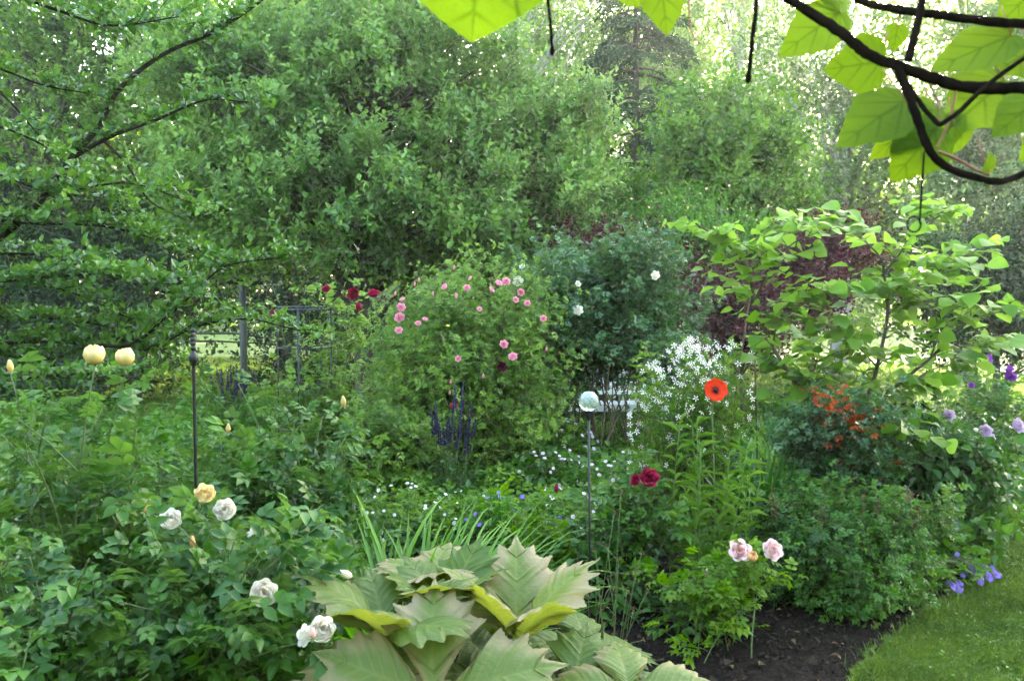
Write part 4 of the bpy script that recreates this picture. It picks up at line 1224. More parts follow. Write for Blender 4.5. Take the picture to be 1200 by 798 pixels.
# purple and mauve roses at the right edge
T, rng = canes(209, 'rose_bush', 'open rose bush with purple blooms at the right edge beyond the witch hazel', PZ(1165, 6.6, 0), .12,
     np.vstack([ptips(2091, 24, (1110, 1230), (425, 520), (6.2, 7.0)), [P(1157, 425, 6.4), P(1181, 440, 6.3)]]), 'rose', .12, 8, ROSE5L, .006, side=3, sidelen=.25, t0=.3)
for px, py, s in [(1157, 421, .075), (1180, 434, .085), (1184, 442, .08), (1138, 452, .05)]:
    bloom(T, rng, 'purple_full', px, py, 6.2, s, calyx=False)
T, rng = canes(210, 'rose_bush', 'open rose bush with pale mauve blooms near the right edge', PZ(1150, 5.7, 0), .12,
     np.vstack([ptips(2101, 26, (1090, 1230), (490, 590), (5.3, 6.0)), [P(1155, 508, 5.5), P(1189, 503, 5.4), P(1111, 490, 5.4)]]), 'rose', .11, 8, ROSE5, .005, side=3, sidelen=.22, t0=.3)
for px, py, s in [(1190, 499, .095), (1154, 505, .08), (1111, 487, .075), (1160, 513, .06)]:
    bloom(T, rng, 'mauve_full', px, py, 5.25, s, [rng.normal(0, .2), -1, .3])
cover(211, 'edge_ground_cover', 'cover', spots(2111, 40, (1040, 1260), (5.6, 9.5), (.25, .45), (.2, .45)), .06, PALM, 800)

# ================================================================== strap leaved clumps
def straps(seed, name, label, px, d, rad, n, L, Wd, mat, e0=(1.0, 1.5), e1=(-.5, .9)):
    rng = R(seed)
    b = Buf(); a = rng.uniform(0, 6.28, n); rr = rad * np.sqrt(rng.random(n))
    base = PZ(px, d, 0)
    p = base + np.stack([rr * np.cos(a), rr * np.sin(a), 0 * a], -1)
    blades(b, rng, p, a + rng.normal(0, .7, n), rng.uniform(*e0, n), rng.uniform(*e1, n), rng.uniform(*L, n), rng.uniform(*Wd, n), 8, tint=np.clip(rng.normal(.5, .25, n), 0, 1))
    o = single(name, b, M[mat], label, 'plant', smooth=True)
    return o
straps(220, 'day_lily_plant', 'bright green day lily clump of arching strap leaves behind the bronze leaves', 470, 3.12, .26, 280, (.62, 1.0), (.020, .032), 'iris', (.95, 1.45), (-.7, .6))
straps(221, 'day_lily_plant', 'smaller strap leaved clump right of the day lily behind the bronze leaves', 545, 3.0, .14, 60, (.4, .68), (.014, .022), 'iris', (1.1, 1.5), (.2, 1.2))
straps(222, 'iris_plant', 'dark green iris leaves standing right of the red poppy', 895, 4.9, .14, 70, (.55, .85), (.03, .045), 'irisdark', (1.25, 1.55), (.5, 1.35))
straps(223, 'iris_plant', 'thin upright iris leaves between the salvia spikes and the violet cranesbill', 588, 4.8, .06, 22, (.35, .55), (.02, .03), 'irisdark', (1.35, 1.55), (1.0, 1.5))
straps(224, 'grassy_plant', 'tuft of fine grassy leaves between the witch hazel stems', 945, 5.6, .2, 120, (.6, 1.0), (.008, .014), 'iris', (1.2, 1.55), (.5, 1.4))

# ================================================================== garden metalwork and furniture
M['iron'] = solid_mat('dark_iron', (.006, .007, .008), (.016, .017, .017), 40, .45, .0, bump=.2, dist=.002)
M['greymetal'] = solid_mat('grey_coated_wire', (.015, .018, .02), (.04, .043, .046), 40, .5, .0, bump=.1, dist=.002)
M['postwood'] = solid_mat('grey_wood', (.04, .045, .043), (.11, .12, .115), 18, .85, stretch=(1, 1, .08), bump=.5)
M['whitepaint'] = solid_mat('white_paint', (.66, .67, .66), (.82, .82, .80), 12, .5, bump=.15, dist=.003)
M['terracotta'] = solid_mat('terracotta', (.34, .12, .055), (.50, .20, .10), 20, .8)

def lathe(buf, c, prof, sides=12, tint=.5):
    th = np.arange(sides) * 2 * np.pi / sides
    pr = np.asarray(prof, float)
    v = np.stack([pr[:, :1] * np.cos(th), pr[:, :1] * np.sin(th), np.repeat(pr[:, 1:], sides, 1)], -1).reshape(-1, 3) + np.asarray(c)
    n = len(pr); i = np.arange(n - 1)[:, None] * sides; j = np.arange(sides)[None]; k = (j + 1) % sides
    buf.add(v, [np.stack([i + j, i + k, i + sides + k, i + sides + j], -1).reshape(-1, 4)], tint)

# twisted-top iron stake in the front left roses
q = P(226, 385, 3.0); base = np.array([q[0], q[1], 0])
T = Thing('plant_stake', 'black iron stake with beaded top and round knob among the yellow and white roses', 'stake', base)
b = Buf(); lathe(b, base, [(.0, -.02), (.0065, -.02), (.0065, .5), (.0065, 1.0), (.0065, q[2] - .13), (.0065, q[2] - .06)], 10); T.part('rod', b, M['iron'], True)
b = Buf(); zt = q[2] - .10
lathe(b, [base[0], base[1], zt - .015], [(.0066, -.026), (.010, -.024), (.010, -.018), (.014, -.014), (.0175, -.004), (.0185, .003), (.0175, .010), (.014, .017), (.009, .022), (.009, .027), (.0067, .029)], 14); T.part('knob', b, M['iron'], True)
b = Buf(); prof = []
for z in np.linspace(.03, .112, 40):
    prof.append((.0068 + .0035 * abs(math.sin((z - .03) * 190)), z))
prof.append((.0, .115)); lathe(b, [base[0], base[1], zt - .012], prof, 12); T.part('beaded_finial', b, M['iron'], True)

# glass ball on its stick
q = P(690, 470, 3.6); base = np.array([q[0] + .008, q[1], 0])
T = Thing('garden_ornament', 'clear glass ball on a thin dark stick in the middle of the bed', 'ornament', base)
b = Buf(); tube(b, [base + [0, 0, -.05], base + [0, 0, .5], np.array([q[0], q[1], q[2] - .07])], .0055, 8); T.part('stick', b, M['iron'], True)
b = Buf(); lathe(b, [q[0], q[1], q[2]], [(.0056, -.085), (.011, -.082), (.013, -.06), (.020, -.047), (.021, -.043)], 14); T.part('socket', b, M['iron'], True)
m, nt, out = base_mat('crackle_glass')
bs = nt.nodes.new('ShaderNodeBsdfPrincipled'); bs.inputs['Base Color'].default_value = (.80, .92, .95, 1); bs.inputs['Roughness'].default_value = .08
bs.inputs['Transmission Weight'].default_value = .75; bs.inputs['IOR'].default_value = 1.45; bs.inputs['Specular IOR Level'].default_value = .8
vo = node(nt, 'ShaderNodeTexVoronoi', Scale=26.0); vo.feature = 'DISTANCE_TO_EDGE'
tc = nt.nodes.new('ShaderNodeTexCoord'); nt.links.new(tc.outputs['Object'], vo.inputs['Vector'])
bp = node(nt, 'ShaderNodeBump', Strength=.9, Distance=.01); nt.links.new(vo.outputs['Distance'], bp.inputs['Height']); nt.links.new(bp.outputs[0], bs.inputs['Normal'])
nt.links.new(bs.outputs[0], out.inputs[0])
b = Buf(); a = np.linspace(-np.pi / 2, np.pi / 2, 25)
lathe(b, q, [(max(.0455 * math.cos(t), .0002), .0455 * math.sin(t)) for t in a], 32); T.part('glass_ball', b, m, True)

# round wire plant support
c = P(359, 363, 5.6); base = np.array([c[0], c[1], 0]); rr = .195
T = Thing('plant_support', 'round grey wire plant support with hoops around the crimson rose', 'plant support', base)
def hoop(z, r):
    a = np.linspace(0, 2 * np.pi, 41)
    return base + np.stack([r * np.cos(a), r * np.sin(a), np.full(41, z)], -1)
for py in (363, 407, 452, 500):
    b = Buf(); tube(b, hoop(P(359, py, 5.6)[2], rr), .005, 6); T.part('hoop', b, M['greymetal'], True)
b = Buf(); tube(b, hoop(c[2] + .02, rr * .98), .004, 6); T.part('hoop', b, M['greymetal'], True)
for a in (-1.62, -.35, .9, 2.1, 3.3):
    p = base + [(rr + .004) * math.cos(a), (rr + .004) * math.sin(a), 0]
    b = Buf(); tube(b, [p - [0, 0, .1], p + [0, 0, .8], p + [0, 0, c[2] + .03]], .0055, 6); T.part('leg', b, M['greymetal'], True)

# bamboo canes
for i, (x0, y0, x1, y1, d, lab) in enumerate([(884, 395, 887, 520, 5.5, 'thin brown bamboo cane standing right of the red poppy'), (880, 340, 868, 420, 6.6, 'slanting reddish cane standing behind the white starred plant')]):
    top = P(x0, y0, d); bt = P(x1, y1, d); g0 = bt + (bt - top) * (bt[2] + .05) / (top[2] - bt[2])
    b = Buf(); pts = g0 + (top - g0) * np.linspace(0, 1, 25)[:, None]
    tube(b, pts, .006 + .0012 * (np.arange(25) % 5 == 0), 8)
    single('bamboo_cane', b, M['browncane'], lab, 'cane', group='bamboo canes in the bed', smooth=True)

# pergola with two grey posts
def box(buf, lo, hi):
    lo, hi = np.asarray(lo, float), np.asarray(hi, float)
    v = np.array([[x, y, z] for x in (lo[0], hi[0]) for y in (lo[1], hi[1]) for z in (lo[2], hi[2])])
    buf.add(v, [np.array([[0, 1, 3, 2], [4, 6, 7, 5], [0, 4, 5, 1], [2, 3, 7, 6], [0, 2, 6, 4], [1, 5, 7, 3]])])
pc = PZ(222, 12.2, 0)
T = Thing('wooden_frame', 'weathered grey frame of two posts and a dark crossbar in front of the dark hedge', 'garden frame', pc)
for px in (160, 285):
    for dy in (0,):
        p = PZ(px, 11.8, 0); b = Buf(); tube(b, p + np.array([[0, dy, -.1], [.005, dy, 1.0], [0, dy, 1.85 if px > 200 else 1.42]]), .052, 10); T.part('post', b, M['postwood'], True)
xs = [PZ(150, 11.8, 0)[0] - .2, PZ(285, 11.8, 0)[0] + .3]
for dy in (-.035,):
    b = Buf(); box(b, [xs[0] + .7, 11.8 + dy, 1.853], [xs[1], 11.8 + dy + .07, 1.93]); T.part('beam', b, M['darkbark'])

# white bench and table with a terracotta pot, half hidden behind the dark rose
def slab(T, name, lo, hi, mat='whitepaint'):
    b = Buf(); box(b, lo, hi); return T.part(name, b, M[mat])
x0, x1 = PZ(660, 9.4, 0)[0], PZ(772, 9.4, 0)[0]; zt = P(700, 432, 9.4)[2]
T = Thing('garden_bench', 'white slatted garden bench behind the bare stems of the dark rose bush', 'bench', [(x0 + x1) / 2, 9.4, 0])
slab(T, 'back_rail', [x0, 9.38, zt - .05], [x1, 9.42, zt]); slab(T, 'back_rail', [x0, 9.38, .52], [x1, 9.42, .56])
slab(T, 'back_rail', [x0, 9.385, .66], [x1, 9.415, .69])
for x in np.linspace(x0 + .07, x1 - .07, 11):
    slab(T, 'back_slat', [x - .018, 9.375, .562], [x + .018, 9.378, zt - .052])
for k in range(4):
    slab(T, 'seat_slat', [x0, 9.0 + .095 * k, .43], [x1, 9.08 + .095 * k, .45])
for x in (x0 - .05, x1 + .0):
    slab(T, 'leg', [x, 9.375, 0], [x + .048, 9.425, zt + .03]); slab(T, 'leg', [x, 8.98, 0], [x + .048, 9.03, .64]); slab(T, 'armrest', [x - .01, 8.95, .642], [x + .058, 9.372, .67])
slab(T, 'seat_rail', [x0, 9.0, .37], [x1, 9.03, .427])
tx = PZ(705, 10.3, 0)
T = Thing('garden_table', 'white garden table behind the slatted bench carrying the terracotta pot', 'table', tx)
b = Buf(); lathe(b, tx, [(.0, .735), (.42, .735), (.425, .74), (.425, .76), (.42, .765), (.0, .765)], 32); T.part('tabletop', b, M['whitepaint'])
for a in (.4, 2.0, 3.5, 5.1):
    p = tx + [.34 * math.cos(a), .34 * math.sin(a), 0]; b = Buf(); tube(b, [p, p * [1, 1, 1] + [0, 0, .734]], .02, 8); T.part('leg', b, M['whitepaint'], True)
pp = tx + [0, -.12, .766]
T = Thing('flower_pot', 'terracotta pot with orange flowers on the white garden table', 'flower pot', pp)
b = Buf(); lathe(b, pp, [(.0, .0), (.065, .0), (.085, .13), (.098, .131), (.102, .17), (.088, .172), (.084, .14), (.0, .138)], 20); T.part('pot', b, M['terracotta'], True)
b = Buf(); rngp = R(260); mound(b, rngp, pp + [0, 0, .14], .12, .12, 90, .05, OVATE, ww=.6); T.part('foliage', b, M['coverdark'])
for k in range(12):
    T.inst('bloom', B['cranesbill_geum'], pp + [rngp.normal(0, .06), -.05 + rngp.normal(0, .05), .27 + rngp.normal(0, .03)], face(facing(rngp), 0), .06)

# ================================================================== red poppy
rng = R(270)
q = P(838, 458, 4.4)
T = Thing('poppy_plant', 'single scarlet poppy with a dark centre on a tall bent stem', 'poppy', np.array([q[0] + .03, q[1] + .05, 0]))
f = nz(np.array([-.05, -.9, .38])); qr = face(f, .4)
for i in range(6):
    b = Buf()
    petal(b, i * math.pi / 3 * 1.0 + (.12 if i % 2 else 0), .95, [(.03, 0), (.22, .05 + .03 * (i % 2)), (.44, .11 + .03 * (i % 2)), (.54, .20 + .05 * (i % 2))], 10, 10, rng.random(), .022, rng, .10)
    me = b.mesh('poppy_petal', W_['poppy_petal'], True)
    T.inst('petal', me, q, qr, .118)
b = Buf(); lathe(b, [0, 0, 0], [(.0, .0), (.05, .01), (.085, .09), (.08, .14), (.095, .15), (.0, .175)], 12)
T.inst('seed_capsule', b.mesh('poppy_capsule', W_['black_part'], True), q, qr, .118)
b = Buf()
for k in range(70):
    a = rng.random() * 6.28; r1 = rng.uniform(.1, .2); p0 = np.array([.04 * math.cos(a), .04 * math.sin(a), .03]); p1 = np.array([r1 * math.cos(a), r1 * math.sin(a), rng.uniform(.1, .17)])
    tube(b, [p0, (p0 + p1) / 2 + [0, 0, .02], p1, p1 + [.01, 0, .012]], [.004, .004, .011, .008], 4)
T.inst('stamens', b.mesh('poppy_stamens', W_['black_part'], True), q, qr, .118)
w = Buf(); e = np.array(q) - f * .004
tube(w, bez(T.base, T.base + [0, 0, .7], e + [0.0, .14, -.08], e, n=16), np.linspace(.0045, .0032, 16), 6)
T.part('stem', w, M['stalk'], True)
b = Buf(); n = 26; a = rng.random(n) * 6.28
p = T.base + np.stack([.05 * np.cos(a), .05 * np.sin(a), rng.uniform(.0, .35, n)], -1)
leaves(b, p, np.stack([np.cos(a), np.sin(a), rng.uniform(.2, 1, n)], -1), rng.normal(0, .3, (n, 3)) + [0, 0, 1], rng.uniform(.15, .28, n), rng.uniform(.12, .2, n), ROSE7L, rng=rng)
T.part('foliage', b, M['gillenia'])

# ================================================================== front left roses
T, rng = canes(300, 'rose_bush', 'tall rose with two pale yellow globe blooms at the left front', PZ(70, 2.75, 0), .16,
     np.vstack([ptips(3001, 13, (-60, 190), (470, 600), (2.3, 3.1)), [P(111, 430, 2.62), P(149, 432, 2.66), P(13, 438, 2.7), P(60, 470, 2.6), P(160, 480, 2.6), P(20, 490, 2.5), P(185, 500, 2.8)]]), 'rose', .135, 7, ROSE5, .006, side=2, sidelen=.22, t0=.35)
bloom(T, rng, 'yellow_globe', 111, 425, 2.55, .070, [.15, -.35, 1]); bloom(T, rng, 'yellow_globe', 149, 427, 2.6, .064, [-.1, -.3, 1], label='slightly narrower yellow bloom')
bloom(T, rng, 'bud_yellow', 13, 436, 2.6, .04, [0, -.2, 1], 'bud'); bloom(T, rng, 'bud_green', 147, 440, 2.6, .02, [0, -.2, 1], 'bud', False)
bloom(T, rng, 'peach_globe', 25, 739, 2.0, .055, [-.3, -.6, .4], label='peach coloured drooping bloom'); bloom(T, rng, 'bud_pink', 2, 664, 2.1, .05, [-.2, -.5, .5], 'bud')
T, rng = canes(301, 'rose_bush', 'full white rose spreading from the iron stake towards the bronze leaves', PZ(255, 2.65, 0), .2,
     np.vstack([ptips(3011, 46, (120, 410), (590, 760), (2.0, 2.9)), [P(199, 617, 2.45), P(240, 590, 2.5), P(266, 604, 2.5), P(307, 705, 2.15), P(372, 748, 2.0), P(226, 640, 2.35), P(350, 640, 2.6), P(410, 690, 2.3)]]), 'rose', .115, 8, ROSE5, .0045, side=3, sidelen=.18, t0=.3)
bloom(T, rng, 'white_full', 199, 611, 2.38, .068, [.35, -.6, .5]); bloom(T, rng, 'cream_full', 240, 582, 2.44, .066, [.25, -.6, .6], label='cream yellow bloom')
bloom(T, rng, 'white_full', 265, 599, 2.44, .070, [.1, -.7, .4]); bloom(T, rng, 'white_full', 307, 697, 2.1, .076, [.4, -.7, .5], label='large ruffled white bloom')
bloom(T, rng, 'white_full', 376, 739, 1.96, .068, [.3, -.7, .5]); bloom(T, rng, 'white_loose', 360, 745, 1.97, .05, [-.5, -.6, .4])
bloom(T, rng, 'white_loose', 300, 627, 2.6, .05, [.1, -.8, .5]); bloom(T, rng, 'bud_peach', 226, 641, 2.3, .034, [0, -.1, 1], 'bud'); bloom(T, rng, 'bud_peach', 171, 601, 2.4, .034, [.4, -.3, .7], 'bud')
bloom(T, rng, 'bud_blush', 367, 748, 1.9, .03, [0, -.2, 1], 'bud'); bloom(T, rng, 'bud_green', 272, 757, 1.95, .034, [0, -.1, 1], 'bud', False); bloom(T, rng, 'bud_white', 413, 676, 2.25, .045, [-.6, -.3, .4], 'bud')
T, rng = canes(302, 'rose_bush', 'leafy rose without blooms filling the lower left corner', PZ(40, 2.2, 0), .2, ptips(3021, 30, (-90, 200), (600, 790), (1.7, 2.4)), 'rose', .105, 8, ROSE5, .005, side=3, sidelen=.18, t0=.25)
T, rng = canes(303, 'rose_bush', 'rose foliage between the two pale yellow blooms and the iron stake further back', PZ(150, 3.7, 0), .2, ptips(3031, 26, (-40, 290), (490, 590), (3.2, 4.2)), 'rose', .11, 8, ROSE5, .005, side=3, sidelen=.22, t0=.3)
herb(304, 'pansy_plant', 'low leafy plant with small white flowers in the shade under the white rose', 215, 2.2, .25, .28, 'coverdark', .05, 500, OVATE, 'cranesbill_white', 14, .022, .03, ww=.55)

# ================================================================== rodgersia
RT_OUT = [(0, 0), (.05, .08), (.14, .24), (.24, .40), (.34, .52), (.50, .67), (.39, .69), (.33, .73), (.40, .88), (.28, .84), (.21, .87), (.20, 1.0), (.10, .93), (.06, .97), (0, 1.12)]
RT = [lobed(RT_OUT, 72, 9, (.016, 36), .0035, .16, .25, .85, r, 6, .10) for r in (.010, .018)]
RT_B = lobed([(0, 0), (.06, .08), (.18, .25), (.30, .42), (.40, .58), (.44, .68), (.34, .71), (.38, .84), (.25, .82), (.20, .95), (.10, .92), (0, 1.1)], 72, 9, (.016, 36), .0035, .20, .3, .85, .014, 6, .13)
M['rodgersia'] = veined_mat('bronze_leaf', (.048, .104, .014), (.125, .178, .036), (.275, .225, .122), (.21, .24, .075), .42, (.74, 1.24), tmul=(1.35, 1.35, .5), under=(.165, .19, .045), veinmix=.38)
rng = R(310)
rb = PZ(575, 2.35, 0)
T = Thing('rodgersia_plant', 'bold plant of huge toothed green and bronze leaves in the front centre of the bed', 'plant', rb)
def rodgersia_leaf(px, py, d, size, elev, tilt=(0, 0), az0=0.0, n=5, tint=.5, skip=(), sizes=None):
    """n leaflets spread like a funnel from one hub on a stalk"""
    hub = P(px, py, d)
    b = Buf()
    tn = nz(np.array([tilt[0], tilt[1], 1.0]))
    e1 = nz(np.cross([0, 1, 0], tn)); e2 = np.cross(tn, e1)
    for i in range(n):
        if i in skip: continue
        a = az0 + 2 * np.pi * i / n + rng.normal(0, .08)
        rad = math.cos(a) * e1 + math.sin(a) * e2
        el = elev + rng.normal(0, .10)
        axv = rad * math.cos(el) + tn * math.sin(el)
        nrv = tn * math.cos(el) - rad * math.sin(el)
        s = size * (sizes[i] if sizes else rng.uniform(.9, 1.08))
        place_leaf(b, [RT[0], RT[1], RT_B][rng.integers(0, 3)], hub + rad * .008, axv, nrv, s, rng.uniform(.95, 1.12), np.clip(tint + rng.normal(0, .13), 0, 1), rng.uniform(-.08, .42))
    lf = T.part('leaf', b, M['rodgersia'], True)
    w = Buf(); st_ = rb + np.r_[rng.normal(0, .09, 2), -.02]
    tube(w, bez(st_, st_ * [.4, .4, 0] + hub * [.6, .6, .55], hub + tn * .004, n=10), np.linspace(.009, .006, 10), 7)
    T.part('stalk', w, M['stalk'], True)
H = math.pi / 2
rodgersia_leaf(606, 748, 2.28, .285, 1.02, (.02, -.05), H, 5, .85)                      # big funnel on the right
rodgersia_leaf(455, 748, 2.15, .245, 1.0, (-.05, .0), H + .25, 5, .40)                 # upright funnel on the left
rodgersia_leaf(508, 822, 1.95, .28, .55, (.0, -.72), H + .05, 5, .95)                 # front leaf facing the camera
rodgersia_leaf(425, 815, 1.98, .24, .30, (-.15, -.40), H + .5, 5, .85)                   # tan leaf at the left front
rodgersia_leaf(668, 818, 2.08, .205, .55, (.05, -.35), H - .1, 5, .2)                 # green one on the right
rodgersia_leaf(738, 815, 2.02, .185, .40, (.10, -.40), H + .1, 5, .75)                  # lower right
rodgersia_leaf(498, 690, 2.55, .235, .45, (-.05, .05), H - .3, 5, .9)                  # behind left
rodgersia_leaf(575, 790, 2.22, .22, .25, (.0, -.3), H + .6, 5, .05)
rodgersia_leaf(690, 762, 2.4, .20, .35, (.2, -.1), H + .3, 5, .3)
rodgersia_leaf(540, 745, 2.4, .22, .3, (0, -.1), H, 5, .05)
rodgersia_leaf(440, 860, 1.9, .22, .3, (-.1, -.3), H + .2, 5, .6)
rodgersia_leaf(520, 725, 2.35, .23, 1.05, (-.05, .0), H + .6, 5, .25)

# thin wiry astrantia stems right of it
rng = R(320)
T = Thing('astrantia_plant', 'wiry stems with tiny faded flower heads standing right of the bronze leaves', 'flowering plant', PZ(712, 2.75, 0))
w = Buf()
for px, py in [(725, 655), (700, 672), (745, 668), (712, 640), (690, 700), (735, 690), (760, 690), (705, 715), (720, 600), (728, 575), (752, 648), (698, 645)]:
    q = P(px, py, 2.7 + rng.normal(0, .08)); p = T.base + np.r_[rng.normal(0, .03, 2), 0]
    pa = bez(p, (p + q) / 2 + rng.normal(0, .03, 3), q, n=8); tube(w, pa, .0014, 5)
    b = Buf(); k = 14; leaves(b, np.repeat(q[None], k, 0), rng.normal(0, 1, (k, 3)) + [0, 0, .6], rng.normal(size=(k, 3)), rng.uniform(.006, .014, k), .005, DIAM, rng.random(k)); T.part('flower_head', b, M['deadleaf'])
    for s in (.55, .75):
        m, dd = resample(pa, [s]); e = m[0] + nz(rng.normal(0, 1, 3) * [1, 1, .3] + [0, 0, .9]) * .09; tube(w, [m[0], (m[0] + e) / 2 + [0, 0, .01], e], .001, 4)
        b = Buf(); leaves(b, np.repeat(e[None], 8, 0), rng.normal(0, 1, (8, 3)) + [0, 0, .6], rng.normal(size=(8, 3)), rng.uniform(.006, .012, 8), .004, DIAM, rng.random(8)); T.part('flower_head', b, M['deadleaf'])
T.part('stems', w, M['cane'], True)
b = Buf(); mound(b, rng, T.base, .16, .22, 130, .07, PALM); T.part('foliage', b, M['cover'])

# ================================================================== layered tree leaning in from the left
rng = R(400)
base = np.array([-4.0, 4.3, 0])
T = Thing('hawthorn_tree', 'small leaved tree leaning in from the left edge with flat layers of foliage', 'tree', base)
w, b = Buf(), Buf(); pos, ax, nr, tn = [], [], [], []
trunk = spline([base, base + [.1, 0, .9], base + [.3, -.05, 1.7], base + [.35, -.1, 2.8], base + [.3, 0, 4.0]], 8)
tube(w, trunk, np.linspace(.11, .04, len(trunk)), 10)
D = 4.0
def hz(*pts):
    return [P(a, c, D + (pts_d if (pts_d := (e[0] if (e := r) else 0)) else 0)) for a, c, *r in pts]
BR = [  # (pixel path, radius, foliage density, spread)
    ([(-240, 420), (-90, 350), (10, 270), (40, 245), (85, 185), (115, 150), (140, 105), (190, 65), (250, 38), (300, 6), (340, -30)], .023, 1.0, .45),
    ([(85, 185), (130, 160), (180, 142), (240, 118), (292, 120)], .012, 1.3, 0),
    ([(120, 163), (150, 195), (175, 235), (218, 258)], .008, .5, .3),
    ([(-230, 60), (-80, 70), (0, 82), (50, 100), (105, 110)], .011, 1.2, 0),
    ([(-230, 40), (-60, 60), (0, 108), (40, 152), (75, 192)], .008, .5, 0),
    ([(-240, 430), (-100, 410), (0, 415), (60, 420), (110, 405), (160, 400), (210, 420)], .013, 1.6, 0),
    ([(110, 405), (160, 400), (225, 345), (265, 312), (330, 302)], .010, 1.5, .2),
    ([(-100, 410), (60, 400), (160, 412), (230, 383), (290, 374), (352, 388)], .010, 1.7, .1),
    ([(-240, 330), (-80, 320), (20, 330), (90, 345), (150, 372)], .011, 1.9, .2),
    ([(-240, 260), (-60, 255), (40, 262), (120, 265), (200, 285), (240, 300)], .011, 1.9, .4),
    ([(-200, 180), (-20, 200), (60, 225), (150, 215), (230, 240)], .009, 1.3, 0),
    ([(-220, 120), (-40, 140), (40, 165), (110, 210), (160, 260)], .009, 1.0, 0),
    ([(-240, -40), (-60, -30), (60, 10), (130, 30), (210, 20)], .012, 1.2, 0),
    ([(-200, 450), (-40, 450), (60, 440), (130, 440), (200, 450)], .009, 1.2, 0),
    ([(-200, 380), (-60, 375), (40, 372), (120, 380), (180, 378)], .009, 1.6, 0),
    ([(-200, 345), (0, 330), (90, 322), (150, 326), (195, 345)], .009, 2.2, 0),
    ([(-200, 300), (-60, 296), (60, 300), (150, 318), (230, 340)], .009, 1.4, 0),
]
for bi, (pts, r, dens, sd) in enumerate(BR):
    dd0 = rng.uniform(-.45, .45) if bi > 2 else 0.0
    path = spline([P(a, c, D + dd0 + .0006 * (a - 60)) for a, c in pts], 10)
    if pts[0][0] < -190:
        path = np.vstack([bez(trunk[np.argmin(abs(trunk[:, 2] - path[0, 2] + .25))], path[0] - [.3, 0, .12], path[0], n=5)[:-1], path])
    tube(w, path, r * (1 - .75 * np.linspace(0, 1, len(path))), 7)
    L = np.linalg.norm(np.diff(path, axis=0), axis=1).sum()
    for k in range(int(L * 24 * dens)):
        s, dv = resample(path, [rng.uniform(.15, 1)])
        side = nz(np.cross(dv[0], [0, 0, 1.])) * rng.choice([-1, 1])
        dr = nz(side * rng.uniform(.3, 1) + dv[0] * .6 + [0, 0, .18] + rng.normal(0, .22, 3) * [1, 1, .6])
        ln = rng.uniform(.05, .16) if bi < 5 else rng.uniform(.06, .30)
        sp = bez(s[0], s[0] + dr * ln * .5 + [0, 0, .01], s[0] + dr * ln, n=4)
        tube(w, sp, .0022 * (1 - .6 * np.linspace(0, 1, 4)), 3)
        m = 5 + int(ln * 42)
        q = along(rng, sp, m, .05, 1, .8, .35, 1.0, .4)
        pos.append(q[0] + rng.normal(0, .008, (m, 3))); ax.append(q[1]); nr.append(q[2]); tn.append(np.full(m, rng.normal(.5, .18)))
pos = np.vstack(pos); n = len(pos); s = rng.uniform(.6, 1.3, n)
leaves(b, pos, np.vstack(ax), np.vstack(nr), .040 * s, .026 * s, ROUND, np.clip(np.concatenate(tn) + rng.normal(0, .18, n), 0, 1))
T.part('crown', b, M['haw']); T.part('trunk', w, M['darkbark'], True)

# ================================================================== vine hanging over the top right
rng = R(410)
VD = 1.1
def vp(*pts):
    return spline([P(a, c, VD + (r[0] if r else 0)) for a, c, *r in pts], 8)
root = np.array([1.05, 1.25, 0])
T = Thing('vine', 'overhead vine with dark woody stems and large backlit yellow green leaves', 'vine', root)
def vstem(name, path, r0, r1, knots=True):
    w = Buf(); n = len(path)
    rad = np.linspace(r0, r1, n) * (1 + (.035 * np.sin(np.arange(n) * .7) + .02 * rng.normal(size=n) if knots else 0))
    tube(w, path + rng.normal(0, r0 * .05, path.shape), rad, 9)
    return T.part(name, w, M['vinebark'], True)
up = spline([root, root + [-.03, 0, .8], root + [-.05, -.05, 1.5], P(1390, 120, VD + .1), P(1290, 106, VD), P(1200, 103, VD)], 10)
vstem('woody_stem', np.vstack([up[:-1], vp((1200, 103), (1140, 103), (1090, 91), (1055, 79), (1015, 63), (985, 38), (925, 0), (860, -45), (790, -90))]), .0102, .0060)
vstem('woody_stem', np.vstack([spline([root + [.05, .02, 0], root + [.0, .03, 1.2], P(1420, 60, VD + .2), P(1300, 32, VD + .12), P(1200, 29, VD + .1)], 8)[:-1], vp((1200, 29, .1), (1150, 25, .1), (1100, 18, .1), (1060, 13, .1), (1010, 2, .1), (960, -30, .1))]), .0088, .005)
vstem('woody_stem', vp((1088, -40), (1081, 0), (1075, 30), (1064, 72)), .005, .0055)
vstem('woody_stem', vp((1052, 80), (1068, 120), (1080, 155), (1092, 180), (1110, 196), (1140, 207), (1172, 213), (1200, 204), (1250, 185)), .0062, .0045)
vstem('woody_stem', vp((1230, 50, -.02), (1195, 72, -.02), (1152, 104, -.02), (1124, 131, -.02), (1101, 147, -.02)), .0028, .0034)
vstem('woody_stem', vp((1101, 147, -.02), (1085, 130, -.01), (1072, 112), (1060, 92)), .0034, .003)
for pts, r in [(((640, -40), (642, 0), (645, 28), (647, 60)), .0026), (((890, -30), (886, 6), (881, 55), (877, 92)), .0034)]:
    pa = vp(*pts); vstem('hanging_shoot', pa, r, r * .8)
    w = Buf(); lathe(w, pa[-1], [(.0, -.008), (r * 1.1, -.005), (r * 1.25, .002), (r * .7, .008)], 8); T.part('bud_tip', w, M['vinebark'], True)
M['redpetiole'] = solid_mat('red_petiole', (.16, .05, .035), (.22, .10, .05), 40, .6)
w = Buf(); tube(w, vp((806, -30), (808, 20), (812, 42), (820, 52)), .0012, 5); T.part('tendril', w, M['redpetiole'], True)
tp_ = [(1083, 178), (1080, 225), (1078, 258)] + [(1071 + 8 * math.cos(t), 263 + 9 * math.sin(t)) for t in np.linspace(-.2, 5.6, 12)]
